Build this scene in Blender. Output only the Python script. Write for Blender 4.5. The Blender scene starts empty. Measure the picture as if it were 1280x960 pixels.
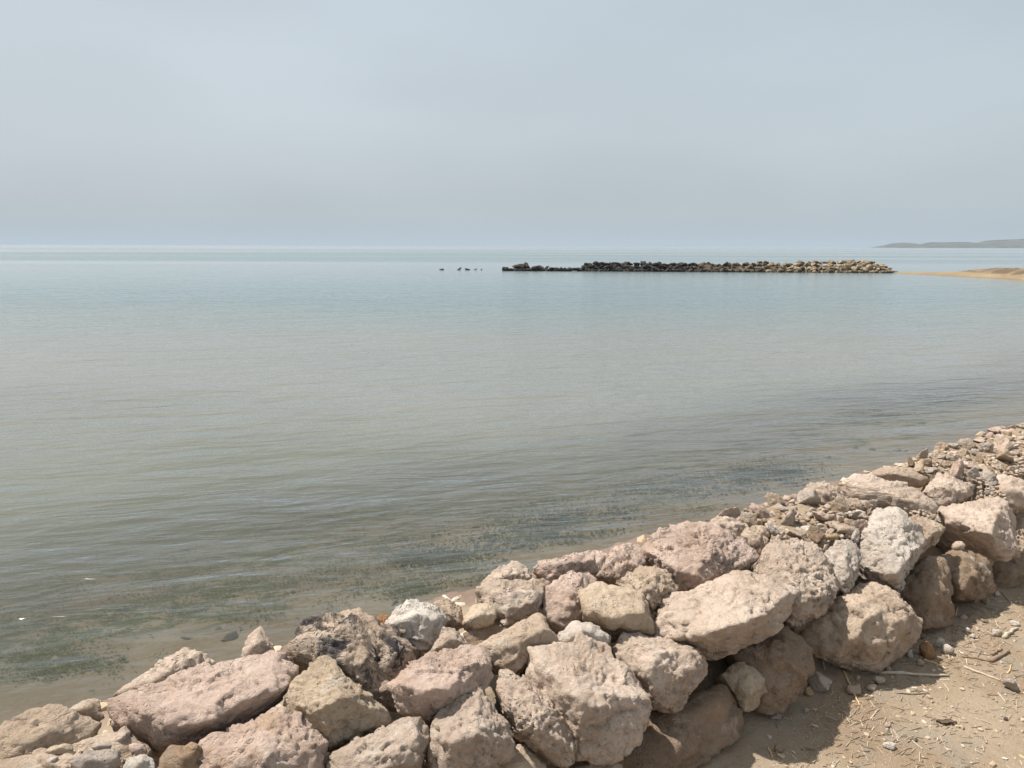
import bpy, bmesh, math, random
import numpy as np
from mathutils import Vector, Matrix

# ------------------------------------------------------------------ camera, sky, sun, exposure
SC = bpy.context.scene
COL = SC.collection
R = math.radians
CAM_Z = 3.0
PITCH, ROLL, HFOV = R(10.3), R(0.17), R(68.0)
FPX = 640.0 / math.tan(HFOV / 2)
fwd = np.array([0, math.cos(PITCH), -math.sin(PITCH)])
rt0 = np.array([1.0, 0, 0])
up0 = np.array([0, math.sin(PITCH), math.cos(PITCH)])
rt = rt0 * math.cos(ROLL) + up0 * math.sin(ROLL)
upv = up0 * math.cos(ROLL) - rt0 * math.sin(ROLL)
CAMP = np.array([0, 0, CAM_Z])
cd = bpy.data.cameras.new('camera')
cam = bpy.data.objects.new('camera', cd)
COL.objects.link(cam)
cd.sensor_width = 36.0
cd.lens = 18.0 / math.tan(HFOV / 2)
cd.clip_start = 0.05
cd.clip_end = 60000
cam.matrix_world = Matrix(((rt[0], upv[0], -fwd[0], CAMP[0]), (rt[1], upv[1], -fwd[1], CAMP[1]),
                           (rt[2], upv[2], -fwd[2], CAMP[2]), (0, 0, 0, 1)))
SC.camera = cam

SUN_AZ, SUN_EL = R(-75), R(61)          # azimuth from +Y, negative = to the left
sdir = Vector((math.sin(SUN_AZ) * math.cos(SUN_EL), math.cos(SUN_AZ) * math.cos(SUN_EL), math.sin(SUN_EL)))
sl = bpy.data.lights.new('sun', 'SUN')
sl.energy = 5.0
sl.angle = R(0.9)
sl.color = (1.0, 0.95, 0.88)
so = bpy.data.objects.new('sun', sl)
COL.objects.link(so)
so.rotation_euler = sdir.to_track_quat('Z', 'Y').to_euler()

world = bpy.data.worlds.new('World')
SC.world = world
world.use_nodes = True
wn, wl = world.node_tree.nodes, world.node_tree.links
wn.clear()
sky = wn.new('ShaderNodeTexSky')
sky.sky_type = 'NISHITA'
sky.sun_disc = False
sky.sun_elevation = SUN_EL
sky.sun_rotation = SUN_AZ
sky.air_density = 1.0
sky.dust_density = 7.0
sky.ozone_density = 1.0
# a veil of thin high haze: evens the clear sky out towards a pale grey
veil = wn.new('ShaderNodeMix')
veil.data_type = 'RGBA'
veil.inputs[0].default_value = 0.76
veil.inputs[7].default_value = (4.8, 5.4, 5.8, 1)
bg = wn.new('ShaderNodeBackground')
bg.inputs[1].default_value = 0.1
wo = wn.new('ShaderNodeOutputWorld')
wl.new(sky.outputs[0], veil.inputs[6])
# barely visible banks of thicker and thinner haze
wtc = wn.new('ShaderNodeTexCoord')
wmp = wn.new('ShaderNodeMapping')
wmp.inputs['Scale'].default_value = (1.3, 1.3, 3.4)
wnz = wn.new('ShaderNodeTexNoise')
wnz.inputs['Scale'].default_value = 1.5
wnz.inputs['Detail'].default_value = 3.0
wmr = wn.new('ShaderNodeMapRange')
for k_, v_ in ((1, .3), (2, .7), (3, .93), (4, 1.07)):
    wmr.inputs[k_].default_value = v_
wmul = wn.new('ShaderNodeVectorMath')
wmul.operation = 'SCALE'
wl.new(wtc.outputs['Generated'], wmp.inputs[0])
wl.new(wmp.outputs[0], wnz.inputs['Vector'])
wl.new(wnz.outputs[0], wmr.inputs[0])
wl.new(veil.outputs[2], wmul.inputs[0])
wl.new(wmr.outputs[0], wmul.inputs['Scale'])
wl.new(wmul.outputs[0], bg.inputs[0])
wl.new(bg.outputs[0], wo.inputs[0])

SC.view_settings.view_transform = 'Standard'
SC.view_settings.look = 'None'
SC.view_settings.exposure = 0.38
SC.view_settings.gamma = 1.0
SC.view_settings.use_curve_mapping = False
cy = SC.cycles
cy.use_denoising = True
cy.max_bounces = 8
cy.transparent_max_bounces = 16
cy.volume_bounces = 1
cy.caustics_reflective = False
cy.caustics_refractive = False

# ------------------------------------------------------------------ frame of the shore: s along it, n out to sea
W = np.array([math.cos(R(35)), math.sin(R(35)), 0])
N = np.array([-math.sin(R(35)), math.cos(R(35)), 0])
GZ = 1.40
EN = [-60, 1.34, 1.40, 1.46, 1.56, 1.75, 2.20, 2.5, 3.2, 5.15, 5.6, 8, 15, 30, 60, 90]
EZ = [1.4, 1.40, 1.43, 1.56, 1.74, 1.83, 1.86, 1.74, 1.15, .10, -.06, -.33, -.9, -2, -3, -3]
# the soil and rubble core under the boulders
TN = [-60, 1.36, 1.50, 1.62, 1.80, 2.05, 2.25, 3.0, 4.3, 5.2, 5.55, 8, 15, 30, 60, 90]
TZ = [1.4, 1.40, 1.42, 1.50, 1.62, 1.61, 1.44, .80, .22, .04, -.05, -.33, -.9, -2, -3, -3]


def env(n):
    return np.interp(n, EN, EZ)


def core(n):
    return np.interp(n, TN, TZ)


def ray(px, py):
    d = fwd + rt * (px - 640) / FPX - upv * (py - 480) / FPX
    return d


def hit_env(px, py, fn=env):
    d = ray(px, py)
    lo, hi = 0.8, 60.0
    for k_ in range(3):
        t = np.linspace(lo, hi, 300)
        P = CAMP + t[:, None] * d
        below = P[:, 2] < fn(P @ N)
        i = int(np.argmax(below))
        if not below[i]:
            break
        lo, hi = t[max(i - 1, 0)], t[i]
    if fn is env and P[i] @ N > 2.45:          # over the crest: stand it on the crest line instead
        nd = d @ N
        return CAMP + d * (2.28 / nd)
    return P[i]


def hit_z(px, py, z):
    d = ray(px, py)
    t = (z - CAM_Z) / d[2]
    return CAMP + t * d


def at_depth(px, py, y):
    d = ray(px, py)
    return CAMP + d * (y / d[1])


# ------------------------------------------------------------------ vector noise
def _h(ix, iy, iz, seed):
    h = (ix * 374761393 + iy * 668265263 + iz * 1440662683 + seed * 974634777) & 0xFFFFFFFF
    h = ((h ^ (h >> 13)) * 1274126177) & 0xFFFFFFFF
    h = ((h ^ (h >> 16)) * 2246822519) & 0xFFFFFFFF
    return ((h ^ (h >> 15)) & 0xFFFFFF) / float(0xFFFFFF)


def vnoise(P, seed=0):
    P = np.asarray(P, float)
    i = np.floor(P).astype(np.int64)
    f = P - i
    u = f * f * f * (f * (f * 6 - 15) + 10)
    r = 0
    for dx in (0, 1):
        wx = u[:, 0] if dx else 1 - u[:, 0]
        for dy in (0, 1):
            wy = u[:, 1] if dy else 1 - u[:, 1]
            for dz in (0, 1):
                wz = u[:, 2] if dz else 1 - u[:, 2]
                r = r + wx * wy * wz * _h(i[:, 0] + dx, i[:, 1] + dy, i[:, 2] + dz, seed)
    return r * 2 - 1


def fbm(P, octv=4, seed=0, gain=.5):
    r, a, t = 0, 1.0, 0
    for o in range(octv):
        r = r + a * vnoise(P * (2.03 ** o) + 17.3 * o, seed + o)
        t += a
        a *= gain
    return r / t


def worley(P, seed=0):
    i = np.floor(P).astype(np.int64)
    best = np.full(len(P), 9.0)
    rad = np.zeros(len(P))
    for dx in (-1, 0, 1):
        for dy in (-1, 0, 1):
            for dz in (-1, 0, 1):
                c = i + np.array([dx, dy, dz])
                q = np.stack([_h(c[:, 0], c[:, 1], c[:, 2], seed + k) for k in (1, 2, 3)], 1)
                d = np.linalg.norm(c + q - P, axis=1)
                m = d < best
                best = np.where(m, d, best)
                rad = np.where(m, _h(c[:, 0], c[:, 1], c[:, 2], seed + 9), rad)
    return best, rad


def chips(P, seed=0):
    """broken facets: every cell of a warped cell pattern is a small tilted plane"""
    P = P + .25 * np.stack([vnoise(P * 1.7 + 7 * k, seed + k) for k in range(3)], 1)
    i = np.floor(P).astype(np.int64)
    best = np.full(len(P), 9.0)
    out = np.zeros(len(P))
    for dx in (-1, 0, 1):
        for dy in (-1, 0, 1):
            for dz in (-1, 0, 1):
                c = i + np.array([dx, dy, dz])
                h = [_h(c[:, 0], c[:, 1], c[:, 2], seed + k) for k in range(1, 8)]
                v = P - (c + np.stack(h[:3], 1))
                d = (v * v).sum(1)
                g = (np.stack(h[3:6], 1) * 2 - 1) * v
                m = d < best
                best = np.where(m, d, best)
                out = np.where(m, g.sum(1) + .35 * (h[6] - .5), out)
    return out


# ------------------------------------------------------------------ node helpers
def mat(name):
    m = bpy.data.materials.new(name)
    m.use_nodes = True
    m.node_tree.nodes.clear()
    return m, NT(m.node_tree)


class NT:
    def __init__(s, t):
        s.t = t

    def n(s, typ, ins=None, **kw):
        o = s.t.nodes.new(typ)
        for k, v in kw.items():
            setattr(o, k, v)
        for k, v in (ins or {}).items():
            if isinstance(v, bpy.types.NodeSocket):
                s.t.links.new(v, o.inputs[k])
            else:
                o.inputs[k].default_value = v
        return o

    def noise(s, vec, scale, detail=4, rough=.55, dist=0.0):
        return s.n('ShaderNodeTexNoise', {'Vector': vec, 'Scale': scale, 'Detail': detail, 'Roughness': rough, 'Distortion': dist}).outputs[0]

    def ramp(s, fac, lo, hi, a=0.0, b=1.0, smooth=True):
        o = s.n('ShaderNodeMapRange', {0: fac, 1: lo, 2: hi, 3: a, 4: b})
        o.interpolation_type = 'SMOOTHSTEP' if smooth else 'LINEAR'
        return o.outputs[0]

    def mix(s, fac, a, b, mode='MIX'):
        o = s.n('ShaderNodeMix', data_type='RGBA', blend_type=mode)
        for k, v in ((0, fac), (6, a), (7, b)):
            if isinstance(v, bpy.types.NodeSocket):
                s.t.links.new(v, o.inputs[k])
            else:
                o.inputs[k].default_value = v if k == 0 else (*v[:3], 1)
        return o.outputs[2]

    def m(s, op, a, b=0.0, c=0.0):
        return s.n('ShaderNodeMath', {0: a, 1: b, 2: c}, operation=op).outputs[0]

    def scale(s, vec, v):
        return s.n('ShaderNodeVectorMath', {0: vec, 1: v}, operation='MULTIPLY').outputs[0]

    def out(s, surf):
        s.n('ShaderNodeOutputMaterial', {0: surf})


def stone_mat(name, stain=0.0, pits=.5, strata=0.0, bump=.012, sc=1.0):
    m, t = mat(name)
    oi = t.n('ShaderNodeObjectInfo')
    tc = t.scale(t.n('ShaderNodeTexCoord').outputs['Object'], (sc, sc, sc))
    off = t.n('ShaderNodeVectorMath', {0: oi.outputs['Random'], 1: (37.1, 91.7, 53.3)}, operation='MULTIPLY').outputs[0]
    P = t.n('ShaderNodeVectorMath', {0: tc, 1: off}, operation='ADD').outputs[0]
    base = oi.outputs['Color']
    big = t.noise(P, 5, 5, .6)
    c = t.mix(t.ramp(big, .35, .68), t.mix(1, base, (.82, .79, .76), 'MULTIPLY'), t.mix(1, base, (1.08, 1.08, 1.08), 'MULTIPLY'))
    # chalky bloom
    c = t.mix(t.m('MULTIPLY', t.ramp(t.noise(P, 9, 6, .66, .4), .55, .70), .5), c, (.68, .60, .51))
    # iron-stained and earthy blotches
    c = t.mix(t.m('MULTIPLY', t.ramp(t.noise(P, 6.3, 5, .65, .7), .56, .72), .55), c, (.46, .30, .18))
    c = t.mix(t.m('MULTIPLY', t.ramp(t.noise(P, 14, 5, .7, .3), .60, .72), .4), c, (.27, .21, .16))
    # grain and shell fragments
    c = t.mix(t.m('MULTIPLY', t.ramp(t.noise(P, 105, 4, .75), .38, .64), .32), c, t.mix(1, c, (.52, .50, .48), 'MULTIPLY'))
    c = t.mix(t.m('MULTIPLY', t.ramp(t.noise(P, 210, 2, .6), .62, .72), .5), c, (.66, .62, .57))
    if stain:
        bl = t.m('MULTIPLY', t.ramp(t.noise(P, 11, 7, .72, .8), .48, .56), t.ramp(t.noise(P, 4.2, 2, .5), .40, .58))
        c = t.mix(t.m('MULTIPLY', bl, stain), c, (.028, .026, .034))
        c = t.mix(t.m('MULTIPLY', t.ramp(t.noise(P, 8, 4, .6), .5, .65), .35), c, (.34, .31, .28))
    vor = t.n('ShaderNodeTexVoronoi', {'Vector': t.mix(.06, P, t.n('ShaderNodeTexNoise', {'Vector': P, 'Scale': 20.0}).outputs[1]), 'Scale': 75.0})
    pit = t.ramp(vor.outputs[0], .10, .36)
    pm = t.ramp(t.noise(P, 8, 3, .5), .45, .62)
    hgt = t.m('ADD', t.m('MULTIPLY', t.m('MULTIPLY', pit, pm), pits), t.m('MULTIPLY', t.noise(P, 60, 8, .72), 1.3))
    hgt = t.m('ADD', hgt, t.m('MULTIPLY', t.noise(P, 300, 3, .6), .3))
    if strata:
        z = t.scale(P, (3, 3, 40))
        hgt = t.m('ADD', hgt, t.m('MULTIPLY', t.noise(z, 2, 4, .6), strata))
    bp = t.n('ShaderNodeBump', {'Strength': 1.0, 'Distance': bump * 1.1, 'Height': hgt})
    b = t.n('ShaderNodeBsdfPrincipled', {'Base Color': c, 'Roughness': .93, 'Specular IOR Level': .2, 'Normal': bp.outputs[0]})
    t.out(b.outputs[0])
    return m


M_STONE = stone_mat('limestone')
M_POROUS = stone_mat('porous_limestone', pits=1.6)
M_STAIN = stone_mat('lichen_stained_limestone', stain=.95, pits=1.0)
M_SEAROCK, t = mat('sea_worn_rock')
oi = t.n('ShaderNodeObjectInfo')
P = t.n('ShaderNodeNewGeometry').outputs['Position']
c = t.mix(t.ramp(t.noise(P, 3, 5, .65), .35, .65), t.mix(1, oi.outputs['Color'], (.55, .52, .5), 'MULTIPLY'), t.mix(1, oi.outputs['Color'], (1.3, 1.28, 1.25), 'MULTIPLY'))
bp = t.n('ShaderNodeBump', {'Strength': .8, 'Distance': .08, 'Height': t.noise(P, 7, 6, .7)})
t.out(t.n('ShaderNodeBsdfPrincipled', {'Base Color': c, 'Roughness': .85, 'Specular IOR Level': .25, 'Normal': bp.outputs[0]}).outputs[0])
M_COBBLE = stone_mat('cobble_stone', pits=.3, bump=.004, sc=.10)
M_STRATA = stone_mat('layered_limestone', strata=1.5)

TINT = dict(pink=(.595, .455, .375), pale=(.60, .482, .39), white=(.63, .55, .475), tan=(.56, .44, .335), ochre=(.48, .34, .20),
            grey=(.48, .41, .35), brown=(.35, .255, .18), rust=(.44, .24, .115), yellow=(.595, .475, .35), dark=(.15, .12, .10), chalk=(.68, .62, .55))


# ------------------------------------------------------------------ object helpers
def mesh_obj(name, V, F, material, loc=(0, 0, 0), smooth=True):
    me = bpy.data.meshes.new(name)
    V = np.asarray(V, np.float32)
    F = np.asarray(F, np.int32)
    me.vertices.add(len(V))
    me.vertices.foreach_set('co', V.ravel())
    k = F.shape[1]
    me.loops.add(F.size)
    me.loops.foreach_set('vertex_index', F.ravel())
    me.polygons.add(len(F))
    me.polygons.foreach_set('loop_start', np.arange(0, F.size, k, dtype=np.int32))
    me.polygons.foreach_set('loop_total', np.full(len(F), k, np.int32))
    me.polygons.foreach_set('use_smooth', np.full(len(F), smooth))
    me.update(calc_edges=True)
    me.validate()
    if material:
        me.materials.append(material)
    o = bpy.data.objects.new(name, me)
    o.location = loc
    COL.objects.link(o)
    return o


def tag(o, label, cat, group=None):
    o['label'] = label
    o['category'] = cat
    if group:
        o['group'] = group
    return o


_ico = {}


def ico(k):
    if k not in _ico:
        bm = bmesh.new()
        bmesh.ops.create_icosphere(bm, subdivisions=k, radius=1)
        bm.verts.ensure_lookup_table()
        _ico[k] = (np.array([v.co[:] for v in bm.verts]), np.array([[v.index for v in f.verts] for f in bm.faces]))
        bm.free()
    return _ico[k]


def hull_planes(pts, c):
    bm = bmesh.new()
    for p in pts:
        bm.verts.new(p - c)
    bmesh.ops.convex_hull(bm, input=bm.verts[:])
    pl = []
    for f in bm.faces:
        if f.calc_area() < 1e-7:
            continue
        n = np.array(f.normal[:])
        o = float(n @ np.array(f.verts[0].co[:]))
        if o < 0:
            n, o = -n, -o
        if o < 1e-4:
            o = 1e-4
        if not any(n @ a > .995 and abs(o - b) < .02 * (o + b) for a, b in pl):
            pl.append((n, o))
    bm.free()
    return np.array([p[0] for p in pl]), np.array([p[1] for p in pl])


def rock_mesh(pts, sub=5, p=22, rough=1.0, porous=0.0, seed=0):
    """weathered stone grown on the convex hull of a set of corner points; returns centre, vertices about it, faces"""
    pts = np.asarray(pts, float)
    c = (pts.min(0) + pts.max(0)) / 2 * .35 + pts.mean(0) * .65
    n, o = hull_planes(pts, c)
    keep = []
    for k_ in np.argsort(o):
        if all(n[k_] @ n[m_] < .90 for m_ in keep):
            keep.append(k_)
    n2, o2 = n[keep], o[keep]
    ext = (pts.max(0) - pts.min(0)) / 2
    size = float(np.cbrt(np.prod(ext))) * 2
    D, F = ico(sub)
    D = D * (ext / ext.max() * .6 + .4)
    D = D / np.linalg.norm(D, axis=1)[:, None]
    for it in range(2):
        if it == 0:
            dd = D
        else:
            base = D * r[:, None] / size
            wv = np.stack([fbm(base * 3.2 + k * 31.7, 4, seed + k, .6) for k in range(3)], 1) * .07 * rough
            dd = D + wv
            dd = dd / np.linalg.norm(dd, axis=1)[:, None]
        q = np.maximum(dd @ n.T, 0) / o
        mx = q.max(1)
        r = 1.0 / (mx * ((q / mx[:, None]) ** p).sum(1) ** (1.0 / p))
        q = np.maximum(dd @ n2.T, 1e-6) / o2
        mx = np.maximum(q.max(1), 1e-4)
        r2 = 1.0 / (mx * ((q / mx[:, None]) ** p).sum(1) ** (1.0 / p))
        r = np.minimum(r2, r * 1.07)
    r = r * .985
    V = D * r[:, None]
    B = V / size
    disp = .022 * fbm(B * 2.3, 3, seed + 11) + .022 * fbm(B * 7.5, 4, seed + 21, .62)
    if sub >= 3 and rough > .4:
        disp += .046 * chips(B * 3.1, seed + 71) + .024 * chips(B * 7.7, seed + 81)
    rid = 1 - np.abs(fbm(B * 5.0 + 9, 3, seed + 31))
    disp -= .05 * np.clip(rid - .93, 0, 1) / .07 * .5       # cracks
    A = V / .30
    disp2 = .0075 * fbm(A * 15, 4, seed + 41, .68)
    if porous:
        f1, rd = worley(A * 15 + .35 * fbm(A * 9, 2, 5)[:, None], seed + 51)
        disp2 -= porous * .009 * np.clip(.62 * rd - f1 + .12, 0, .4) / .4 * (rd > .25)
        f1, rd = worley(A * 29, seed + 61)
        disp2 -= porous * .005 * np.clip(.55 * rd - f1 + .1, 0, .4) / .4
    V = V + D * ((disp * size * rough + disp2 * min(1.0, rough) * min(1, size / .15)))[:, None]
    return c, V, F


# ------------------------------------------------------------------ ground, seabed
m_ground, t = mat('sandy_soil')
P = t.n('ShaderNodeNewGeometry').outputs['Position']
sp = t.n('ShaderNodeSeparateXYZ', {0: P})
nn = t.n('ShaderNodeVectorMath', {0: P, 1: tuple(N)}, operation='DOT_PRODUCT').outputs['Value']
c = t.mix(t.ramp(t.noise(P, 2.2, 5, .6), .38, .64), (.265, .193, .13), (.325, .255, .182))
c = t.mix(t.m('MULTIPLY', t.ramp(t.noise(P, 5.5, 5, .65, .5), .50, .66), .7), c, (.26, .222, .172))
c = t.mix(t.m('MULTIPLY', t.ramp(t.noise(P, 60, 4, .7), .52, .68), .55), c, (.20, .145, .095))
c = t.mix(t.m('MULTIPLY', t.ramp(t.noise(P, 170, 3, .6), .58, .70), .6), c, (.48, .42, .34))
# bed of the sea: brown sand with mats of green weed
bed = t.mix(t.ramp(t.noise(P, .9, 5, .6), .35, .65), (.195, .138, .108), (.26, .195, .15))
bed = t.mix(t.m('MULTIPLY', t.ramp(t.noise(P, 14, 5, .7), .45, .7), .45), bed, (.11, .085, .065))
warp = t.scale(P, (1.0, 1.35, 0))
weed = t.m('MULTIPLY', t.ramp(t.noise(warp, .75, 3, .55, .6), .42, .56), t.ramp(t.noise(warp, 4.2, 6, .72, .5), .43, .57))
weed = t.m('MULTIPLY', weed, t.ramp(nn, 5.7, 6.6))
bed = t.mix(t.m('MULTIPLY', weed, .92), bed, (.050, .062, .020))
deepw = t.m('MULTIPLY', t.ramp(t.noise(warp, .42, 4, .6, .8), .55, .66), t.ramp(nn, 6.3, 8.2))
bed = t.mix(t.m('MULTIPLY', deepw, .5), bed, (.05, .055, .045))
c = t.mix(t.ramp(nn, 4.6, 5.3), c, bed)
hg = t.m('ADD', t.noise(P, 45, 6, .75), t.m('MULTIPLY', t.noise(P, 220, 3, .6), .35))
bp = t.n('ShaderNodeBump', {'Strength': .8, 'Distance': .012, 'Height': hg})
t.out(t.n('ShaderNodeBsdfPrincipled', {'Base Color': c, 'Roughness': .95, 'Specular IOR Level': .15, 'Normal': bp.outputs[0]}).outputs[0])

PA = [(900, 650), (935, 640), (955, 634), (975, 628), (992, 622), (1004, 620), (1040, 632), (1066, 628), (1090, 632), (1086, 648), (1070, 676), (1050, 672), (1034, 686), (1018, 690), (1004, 674), (966, 674), (960, 655), (935, 655)]
PB = [(1128, 584), (1140, 574), (1158, 571), (1176, 560), (1200, 556), (1226, 543), (1258, 536), (1300, 526), (1320, 600), (1268, 594), (1244, 594), (1232, 606), (1222, 604), (1200, 598), (1186, 592), (1166, 594), (1156, 594)]
PC = [(1130, 636), (1165, 640), (1178, 655), (1160, 655), (1145, 645)]
PD = [(1225, 606), (1262, 612), (1256, 626), (1218, 626)]


def in_poly(poly, x, y):
    r = np.zeros(len(x), bool)
    j = len(poly) - 1
    for i in range(len(poly)):
        (xi, yi), (xj, yj) = poly[i], poly[j]
        if yi != yj:
            r ^= ((yi > y) != (yj > y)) & (x < (xj - xi) * (y - yi) / (yj - yi) + xi)
        j = i
    return r


ss = np.concatenate([np.linspace(-120, -6, 40), np.linspace(-5.8, -1.5, 90), np.arange(-1.48, 5.2, .018), np.linspace(5.25, 16, 110), np.linspace(17, 160, 50)])
nv = np.concatenate([np.linspace(-120, -3, 30), np.linspace(-2.8, .6, 40), np.arange(.62, 2.4, .018), np.linspace(2.42, 16, 190), np.linspace(17, 90, 30)])
S, NN = np.meshgrid(ss, nv)
sv, nvv = S.ravel(), NN.ravel()
XY = sv[:, None] * W + nvv[:, None] * N
Q = np.stack([sv, nvv, np.zeros_like(sv)], 1)
amp = np.interp(nvv, [-3, 1.3, 1.6, 4.8, 6, 10], [.012, .012, .045, .05, .03, .06])
Z = core(nvv) + amp * fbm(Q * 3.1, 4, 3) + .006 * fbm(Q * 19, 4, 8, .6) * (nvv < 5)
# the loose rubble on the crest lies on a bed of its own, a little under its stones
near = (nvv > 1.7) & (nvv < 2.4) & (sv > 0) & (sv < 6.5)
dd_ = np.stack([XY[:, 0], XY[:, 1], env(nvv)], 1)[near] - CAMP
dp_ = dd_ @ fwd
ux_, uy_ = 640 + FPX * (dd_ @ rt) / dp_, 480 - FPX * (dd_ @ upv) / dp_
bed_ = in_poly(PA, ux_, uy_) | in_poly(PB, ux_, uy_)
zz_ = Z[near]
zz_[bed_] = env(nvv[near][bed_]) - .001 + .014 * fbm(Q[near][bed_] * 9, 3, 19)
Z[near] = zz_
XY[:, 2] = Z
nr, nc = NN.shape
ii = np.arange((nr - 1) * (nc - 1))
a = (ii // (nc - 1)) * nc + ii % (nc - 1)
ground = mesh_obj('ground', XY, np.stack([a, a + 1, a + nc + 1, a + nc], 1), m_ground)
ground['kind'] = 'structure'


def ground_z(x, y):
    p = np.array([[x, y, 0.0]])
    s_, n_ = float((p @ W)[0]), float((p @ N)[0])
    q = np.array([[s_, n_, 0.0]])
    am = np.interp(n_, [-3, 1.3, 1.6, 4.8, 6, 10], [.012, .012, .045, .05, .03, .06])
    return float(core(n_) + am * fbm(q * 3.1, 4, 3)[0] + .006 * fbm(q * 19, 4, 8, .6)[0] * (n_ < 5))


# ------------------------------------------------------------------ the sea
m_water, t = mat('sea_water')
P = t.n('ShaderNodeNewGeometry').outputs['Position']
sp = t.n('ShaderNodeSeparateXYZ', {0: P})
py_ = sp.outputs[1]
nn = t.n('ShaderNodeVectorMath', {0: P, 1: tuple(N)}, operation='DOT_PRODUCT').outputs['Value']
rot = t.n('ShaderNodeVectorRotate', {'Vector': P, 'Axis': (0, 0, 1), 'Angle': R(-13)}, rotation_type='AXIS_ANGLE').outputs[0]
w1 = t.noise(t.scale(rot, (1.5, 5.2, 0)), 1.0, 3, .55, .3)
w2 = t.noise(t.scale(rot, (.62, 1.8, 0)), 1.0, 3, .55, .5)
w3 = t.noise(t.scale(rot, (.20, .55, 0)), 1.0, 2, .5, .4)
# calm slicks and ruffled lanes far out
lane = t.noise(t.n('ShaderNodeVectorMath', {0: t.scale(P, (.0011, .011, 0)), 1: (3.7, 1.3, 0)}, operation='ADD').outputs[0], 1.0, 4, .6, .3)
lane2 = t.noise(t.scale(P, (.012, .05, 0)), 1.0, 3, .6, .4)
ruf = t.m('ADD', t.m('MULTIPLY', t.ramp(lane, .40, .58), t.ramp(py_, 90, 150)), t.m('MULTIPLY', t.ramp(py_, 36, 75, 1, 0), t.ramp(lane2, .28, .62, .55, 1)))
ruf = t.m('ADD', t.m('MULTIPLY', ruf, t.ramp(py_, 70, 140, .55, .85)), t.ramp(py_, 70, 140, .45, .12))
hh = t.m('ADD', t.m('ADD', t.m('MULTIPLY', w1, .13), t.m('MULTIPLY', w2, .34)), t.m('MULTIPLY', w3, .50))
bp = t.n('ShaderNodeBump', {'Strength': ruf, 'Distance': .36, 'Height': hh})
fr = t.n('ShaderNodeFresnel', {'IOR': 1.33, 'Normal': bp.outputs[0]}).outputs[0]
# suspended silt: clear at the edge, hiding the bed further out
cl = t.noise(P, .12, 4, .6, .4)
murk = t.ramp(t.m('ADD', nn, t.m('MULTIPLY', t.m('SUBTRACT', cl, .5), 5)), 5.0, 11.0, .18, 1.0)
cn = t.m('ADD', py_, t.m('MULTIPLY', t.m('SUBTRACT', t.noise(P, .045, 4, .6, .5), .5), 26))
wc = t.mix(t.ramp(cn, 5, 17), (.108, .112, .085), (.168, .166, .142))
wc = t.mix(t.ramp(cn, 20, 46), wc, (.080, .135, .133))
wc = t.mix(t.m('MULTIPLY', t.ramp(t.noise(t.scale(P, (.03, .09, 0)), 1, 3, .5), .45, .65), .25), wc, (.115, .150, .140))
dif = t.n('ShaderNodeBsdfDiffuse', {'Color': wc, 'Normal': bp.outputs[0]}).outputs[0]
tr = t.n('ShaderNodeBsdfTransparent', {'Color': (.86, .90, .84, 1)}).outputs[0]
gl = t.n('ShaderNodeBsdfGlossy', {'Color': (1, 1, 1, 1), 'Roughness': .17, 'Normal': bp.outputs[0]}).outputs[0]
body = t.n('ShaderNodeMixShader', {0: murk, 1: tr, 2: dif}).outputs[0]
t.out(t.n('ShaderNodeMixShader', {0: fr, 1: body, 2: gl}).outputs[0])

SE = 14000.0
wp = [-SE, -400, -60, 0, 60, 400, SE]
V, F = [], []
# sheet of water: everything seaward of the hidden foot of the bank, out to the horizon
nl = [4.6, 12, 40, 150, 600, 3000, SE]
slx = [-SE, -3000, -300, -40, 0, 40, 300, 3000, SE]
for n_ in nl:
    for s_ in slx:
        V.append(s_ * W + n_ * N)
k = len(slx)
for i in range(len(nl) - 1):
    for j in range(k - 1):
        F.append((i * k + j, i * k + j + 1, (i + 1) * k + j + 1, (i + 1) * k + j))
water = mesh_obj('sea', V, F, m_water)
water['kind'] = 'structure'

# ------------------------------------------------------------------ sand spit and far headland
m_sand, t = mat('beach_sand')
P = t.n('ShaderNodeNewGeometry').outputs['Position']
z = t.n('ShaderNodeSeparateXYZ', {0: P}).outputs[2]
c = t.mix(t.ramp(t.noise(P, .25, 5, .6), .35, .65), (.215, .155, .088), (.285, .215, .13))
c = t.mix(t.m('MULTIPLY', t.ramp(t.noise(P, .5, 5, .7, .6), .40, .54), t.ramp(z, .3, .55)), c, (.10, .072, .042))
c = t.mix(t.ramp(z, .0, .16, .75, 0), c, (.17, .12, .07))
bp = t.n('ShaderNodeBump', {'Strength': .6, 'Distance': .2, 'Height': t.noise(P, 3, 5, .7)})
t.out(t.n('ShaderNodeBsdfPrincipled', {'Base Color': c, 'Roughness': .95, 'Normal': bp.outputs[0]}).outputs[0])
ux = np.linspace(0, 1, 170)
edge = [hit_z(px, py, 0)[:2] for px, py in ((1112, 341.2), (1135, 342.6), (1165, 344.0), (1200, 346.0), (1240, 348.0), (1280, 350.6), (1360, 358), (1500, 384))]
edge = np.array(edge)
tt = np.linspace(0, 1, len(edge))
ex, ey = np.interp(ux, tt, edge[:, 0]), np.interp(ux, tt, edge[:, 1])
wd = np.interp(ux, [0, .15, .45, .7, 1], [2, 5, 9, 16, 30])
vx = np.linspace(0, 1, 60)
V = []
for i, u in enumerate(ux):
    top = np.interp(u, [0, .12, .4, .7, 1], [.10, .16, .30, .85, 1.2])
    for v in vx:
        pr = np.interp(v, [0, .12, .35, .6, 1], [-.12, .5, .85, 1.0, -.2])
        V.append((ex[i] + v * wd[i] * .35, ey[i] + v * wd[i], (pr * top) if pr > 0 else pr))
V = np.array(V)
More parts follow.
